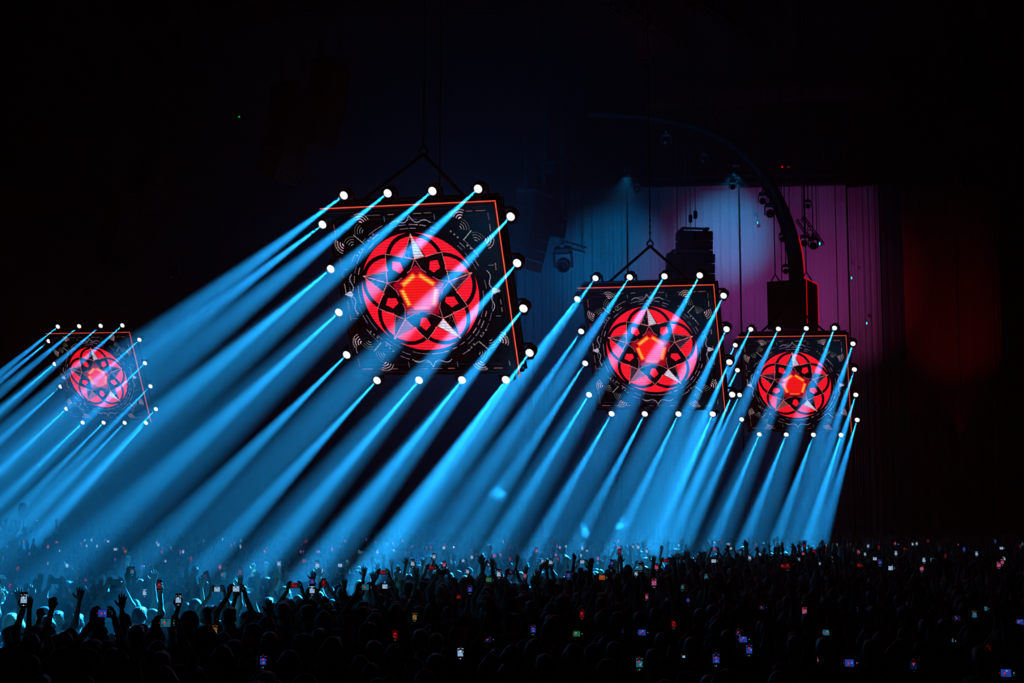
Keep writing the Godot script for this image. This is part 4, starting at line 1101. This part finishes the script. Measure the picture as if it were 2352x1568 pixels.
func rigging() -> void:
	# speaker arrays
	array_hang(at_z(672, 205, -44.0), 7, deg_to_rad(66), 0.055, "line array speaker hanging in front of its twin over the first star panel")
	array_hang(at_z(757, 148, -49.0), 7, deg_to_rad(60), 0.055, "line array speaker hanging behind its twin over the first star panel")
	array_hang(at_z(282, 452, -58.0), 7, deg_to_rad(66), 0.055, "lower line array speaker of the pair above the lone star panel")
	array_hang(at_z(342, 402, -64.0), 7, deg_to_rad(62), 0.055, "higher line array speaker of the pair above the lone star panel")
	array_hang(at_z(1228, 452, -56.0), 7, deg_to_rad(60), 0.05, "line array speaker beside the backdrop's outer edge, in front of another", 1.5)
	array_hang(at_z(1272, 386, -60.0), 7, deg_to_rad(58), 0.02, "line array speaker overlapping the backdrop's outer edge", 1.5)
	array_hang(at_z(1592, 532, -62.0), 3, deg_to_rad(8), 0.02, "short upper speaker array above the middle star panel", 1.5)
	array_hang(at_z(1582, 584, -60.0), 4, deg_to_rad(6), 0.02, "wide lower speaker array right above the middle star panel", 2.0)
	array_hang(at_z(2252, 70, -52.0), 8, deg_to_rad(-70), 0.05, "line array speaker hanging over the red curtain by the side wall")
	# the black cube the curved arm stands on
	var cz := -66.0
	var c0 := at_z(1768, 642, cz); var c1 := at_z(1862, 752, cz)
	var w := c1.x - c0.x; var h := c0.y - c1.y
	var o := thing("cube_speaker", "black cube speaker with red lit edges under the curved arm", "speaker", Transform3D(Basis(Vector3.UP, deg_to_rad(-27)), Vector3((c0.x + c1.x) / 2 + 0.3, c1.y, cz - 1.0)))
	var s := w * 1.02
	part("cabinet", Geo.new().box(Vector3(0, h / 2, 0), Vector3(s, h, s), Basis(), 0.02).mesh(), M.case, o)
	part("grille", Geo.new().box(Vector3(s / 2 + 0.01, h / 2, 0), Vector3(0.02, h * 0.94, s * 0.94)).mesh(), M.grille, o)
	for q in [[Vector3(s / 2 + 0.015, h + 0.01, 0), Vector3(0.03, 0.03, s)], [Vector3(s / 2 + 0.015, h / 2, s / 2 + 0.015), Vector3(0.025, h, 0.025)], [Vector3(s / 2 + 0.015, h / 2, -s / 2 - 0.01), Vector3(0.03, h, 0.03)]]:
		part("edge_strip", Geo.new().box(q[0], q[1]).mesh(), M.red_strip, o).set_meta("label", "red glowing edge")
	for q in [Vector3(-0.7, h, 0.3), Vector3(0.75, h, 0.3)]:
		part("lifting_eye", Geo.new().tube([q + Vector3(-0.25, 0, 0), q + Vector3(0, 0.42, 0), q + Vector3(0.25, 0, 0)], 0.04, 6).mesh(), M.black, o)
		part("hoist_cable", Geo.new().tube([q + Vector3(0, 0.42, 0), q + Vector3(0, ROOF - c1.y - h, 0) + Vector3(0, h, 0)], 0.025, 6).mesh(), M.black, o)
	# the curved arm: a long arched boom
	var path := [[1352, 262, 0.18], [1420, 266, 0.20], [1490, 271, 0.22], [1560, 283, 0.25], [1625, 303, 0.28], [1685, 336, 0.31], [1735, 384, 0.33], [1772, 436, 0.35], [1798, 490, 0.36], [1816, 545, 0.37], [1826, 595, 0.38], [1830, 650, 0.38]]
	var arm := thing("curved_boom", "black arched boom curving down onto the cube speaker", "boom", Transform3D(Basis(), at_z(1830, 650, -66.6)))
	var pts := []; var rad := []
	for q in path:
		pts.append(at_z(q[0], q[1], -66.6) - arm.position); rad.append(q[2] * 0.92)
	var fine := []; var fr := []
	for k in pts.size() - 1:
		for j in 4:
			var f := j / 4.0
			fine.append(pts[k].cubic_interpolate(pts[k + 1], pts[maxi(k - 1, 0)], pts[mini(k + 2, pts.size() - 1)], f)); fr.append(lerpf(rad[k], rad[k + 1], f))
	fine.append(pts[-1]); fr.append(rad[-1])
	part("beam", Geo.new().tube(fine, fr, 10).mesh(), M.black, arm)
	var strip := []
	for k in range(36, fine.size()): strip.append(fine[k] + Vector3(fr[k] + 0.03, 0, 0.05))
	part("edge_strip", Geo.new().tube(strip, 0.022, 6).mesh(), M.red_strip, arm).set_meta("label", "thin red glowing edge")
	for k in [4, 16]: part("hoist_cable", Geo.new().tube([fine[k], Vector3(fine[k].x, ROOF - arm.position.y - 0.02, fine[k].z)], 0.02, 6).mesh(), M.black, arm)
	# lower lattice following the boom, and the short one beyond it
	for q in [[1575, 318, 1712, 420, "lattice truss slung under the curved boom"], [1836, 500, 1884, 566, "short lattice truss slanting out of the curved boom"], [1284, 556, 1346, 574, "short lattice truss with a drooping cloth at the backdrop's outer end"]]:
		truss(q[4], at_z(q[0], q[1], -67.4), at_z(q[2], q[3], -67.4), 0.36 if q[0] > 1300 else 0.24)
	# unlit lamps hanging from boom and trusses
	for q in [[1292, 612, 1.9, -58.0, "large unlit moving-head lamp hanging below the speaker arrays"], [1683, 430, 0.85, -67.0, "small unlit lamp under the lattice of the curved boom"], [1463, 437, 0.8, -67.0, "small unlit lamp at the top edge of the blue backdrop"], [1752, 463, 1.0, -66.2, "unlit lamp on the inside of the boom's bend, upper of two"], [1769, 492, 1.25, -66.2, "unlit lamp on the inside of the boom's bend, lower of two"], [1797, 551, 0.8, -66.2, "small unlit lamp halfway down the curved boom"], [1805, 624, 0.8, -66.2, "small unlit lamp at the foot of the curved boom"], [1848, 560, 1.0, -66.8, "unlit lamp under the short slanting truss, next to the boom"], [1868, 566, 1.1, -66.8, "unlit lamp under the outer end of the short slanting truss"], [1856, 474, 0.75, -66.8, "unlit lamp on top of the short slanting truss"], [1618, 372, 1.0, -67.0, "dim unlit lamp hanging under the boom's crest"], [1530, 330, 1.2, -67.0, "dim unlit lamp hanging beside the boom's crest"], [2222, 420, 1.9, -60.0, "large unlit moving-head lamp hanging before the red curtain"], [392, 632, 1.5, -60.0, "large unlit moving-head lamp hanging above the lone star panel"]]:
		var p := at_z(q[0], q[1], q[3])
		var bs := look(Vector3(-0.15, -0.35, 0.9), Vector3.DOWN).scaled(Vector3.ONE * q[2])
		var l := lamp(Transform3D(bs, p), q[4], "unlit lamps in the rig", false)
		var top := l.transform.affine_inverse() * Vector3(p.x, ROOF, p.z)
		part("hanging_pole", Geo.new().tube([Vector3(0, -0.36, -0.14), l.transform.affine_inverse() * (l.transform * Vector3(0, -0.36, -0.14) * Vector3(1, 0, 1) + Vector3(0, ROOF, 0))], 0.022 / q[2], 6).mesh(), M.black, l)
	# roof trusses, the top ones touched by red light
	truss("roof truss touched by red light above the backdrop", at_z(1405, -12, -60.0), at_z(1575, 112, -72.0), 0.7)
	truss("second roof truss touched by red light, running to the wall", at_z(1590, -10, -58.0), at_z(1770, 112, -76.0), 0.6)
	truss("truss running along the top edge of the backdrop", at_z(1560, 416, -76.3), at_z(2010, 408, -74.8), 0.42)
	truss("truss above the blue outer end of the backdrop", at_z(1190, 424, -79.4), at_z(1540, 418, -77.2), 0.42)
	truss("wide roof truss in the dark over the crowd", at_z(300, 20, -60.0), at_z(1250, 10, -60.0), 0.6)
	wash(at_z(1480, 150, -62.0), at_z(1490, 40, -64.0), Color(1.0, 0.01, 0.06), 0.5, 40.0, "small red lamp shining up at the roof trusses")
	# indicator lights; the cyan ones are glows added for glints of light
	for q in [[1797, 383, "dot_red"], [1811, 383, "dot_red"], [549, 268, "dot_green"], [91, 1066, "dot_green"], [1740, 511, "cyan_glint"], [1956, 638, "cyan_glint"], [1991, 742, "cyan_glint"], [1883, 559, "cyan_glint"]]:
		indicator(q)

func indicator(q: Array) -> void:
	var cyan: bool = q[2] == "cyan_glint"
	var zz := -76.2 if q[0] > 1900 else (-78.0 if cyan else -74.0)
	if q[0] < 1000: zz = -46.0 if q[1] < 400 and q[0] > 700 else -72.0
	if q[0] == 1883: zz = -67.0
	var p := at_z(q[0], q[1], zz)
	var words: String = {"dot_red": "tiny red indicator light on the dark backdrop truss", "dot_green": "tiny green light far back in the dark hall", "cyan_glint": "small cyan glow added as a light glint at the curtain or rig"}[q[2]]
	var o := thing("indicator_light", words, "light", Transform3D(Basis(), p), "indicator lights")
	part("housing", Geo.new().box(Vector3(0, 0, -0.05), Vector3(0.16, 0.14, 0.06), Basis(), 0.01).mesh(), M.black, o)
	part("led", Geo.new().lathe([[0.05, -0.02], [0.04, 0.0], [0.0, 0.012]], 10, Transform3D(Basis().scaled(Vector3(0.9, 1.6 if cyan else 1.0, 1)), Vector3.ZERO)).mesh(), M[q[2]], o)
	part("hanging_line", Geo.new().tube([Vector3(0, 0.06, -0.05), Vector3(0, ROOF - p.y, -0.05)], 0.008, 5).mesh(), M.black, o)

func smoke() -> void:
	var r := RandomNumberGenerator.new(); r.seed = 9
	for q in [[1138, 1128, -42.2, 0.62, "round puff of denser smoke lit in a beam of the middle star panel", 0.0], [1420, 1200, -43.3, 0.60, "curling wisp of denser smoke above the middle of the crowd", 0.8], [1345, 1235, -43.3, 0.55, "low patch of denser smoke beside the curling wisp", 0.3]]:
		var o := thing("smoke_puff", q[4], "smoke", Transform3D(Basis(), at_z(q[0], q[1], q[2])), "smoke puffs")
		o.set_meta("kind", "stuff")
		for k in 13:
			var f := FogVolume.new()
			f.name = "smoke"
			f.shape = RenderingServer.FOG_VOLUME_SHAPE_ELLIPSOID
			var s: float = q[3] * r.randf_range(0.3, 0.75)
			f.size = Vector3(s * r.randf_range(0.5, 1.0), s * r.randf_range(0.6, 1.2), s)
			f.position = Vector3(r.randf_range(-0.6, 0.6) + (0.35 * q[5] * (k - 6) / 6.0), r.randf_range(-0.5, 0.5) * (1.0 + q[5]) + 0.9 * q[5] * (k - 6) / 6.0, r.randf_range(-0.5, 0.5)) * q[3]
			f.rotation = Vector3(r.randf(), r.randf(), r.randf() * TAU)
			var m := FogMaterial.new()
			m.albedo = Color(1, 1, 1); m.density = r.randf_range(0.03, 0.11)
			f.material = m
			o.add_child(f, true)
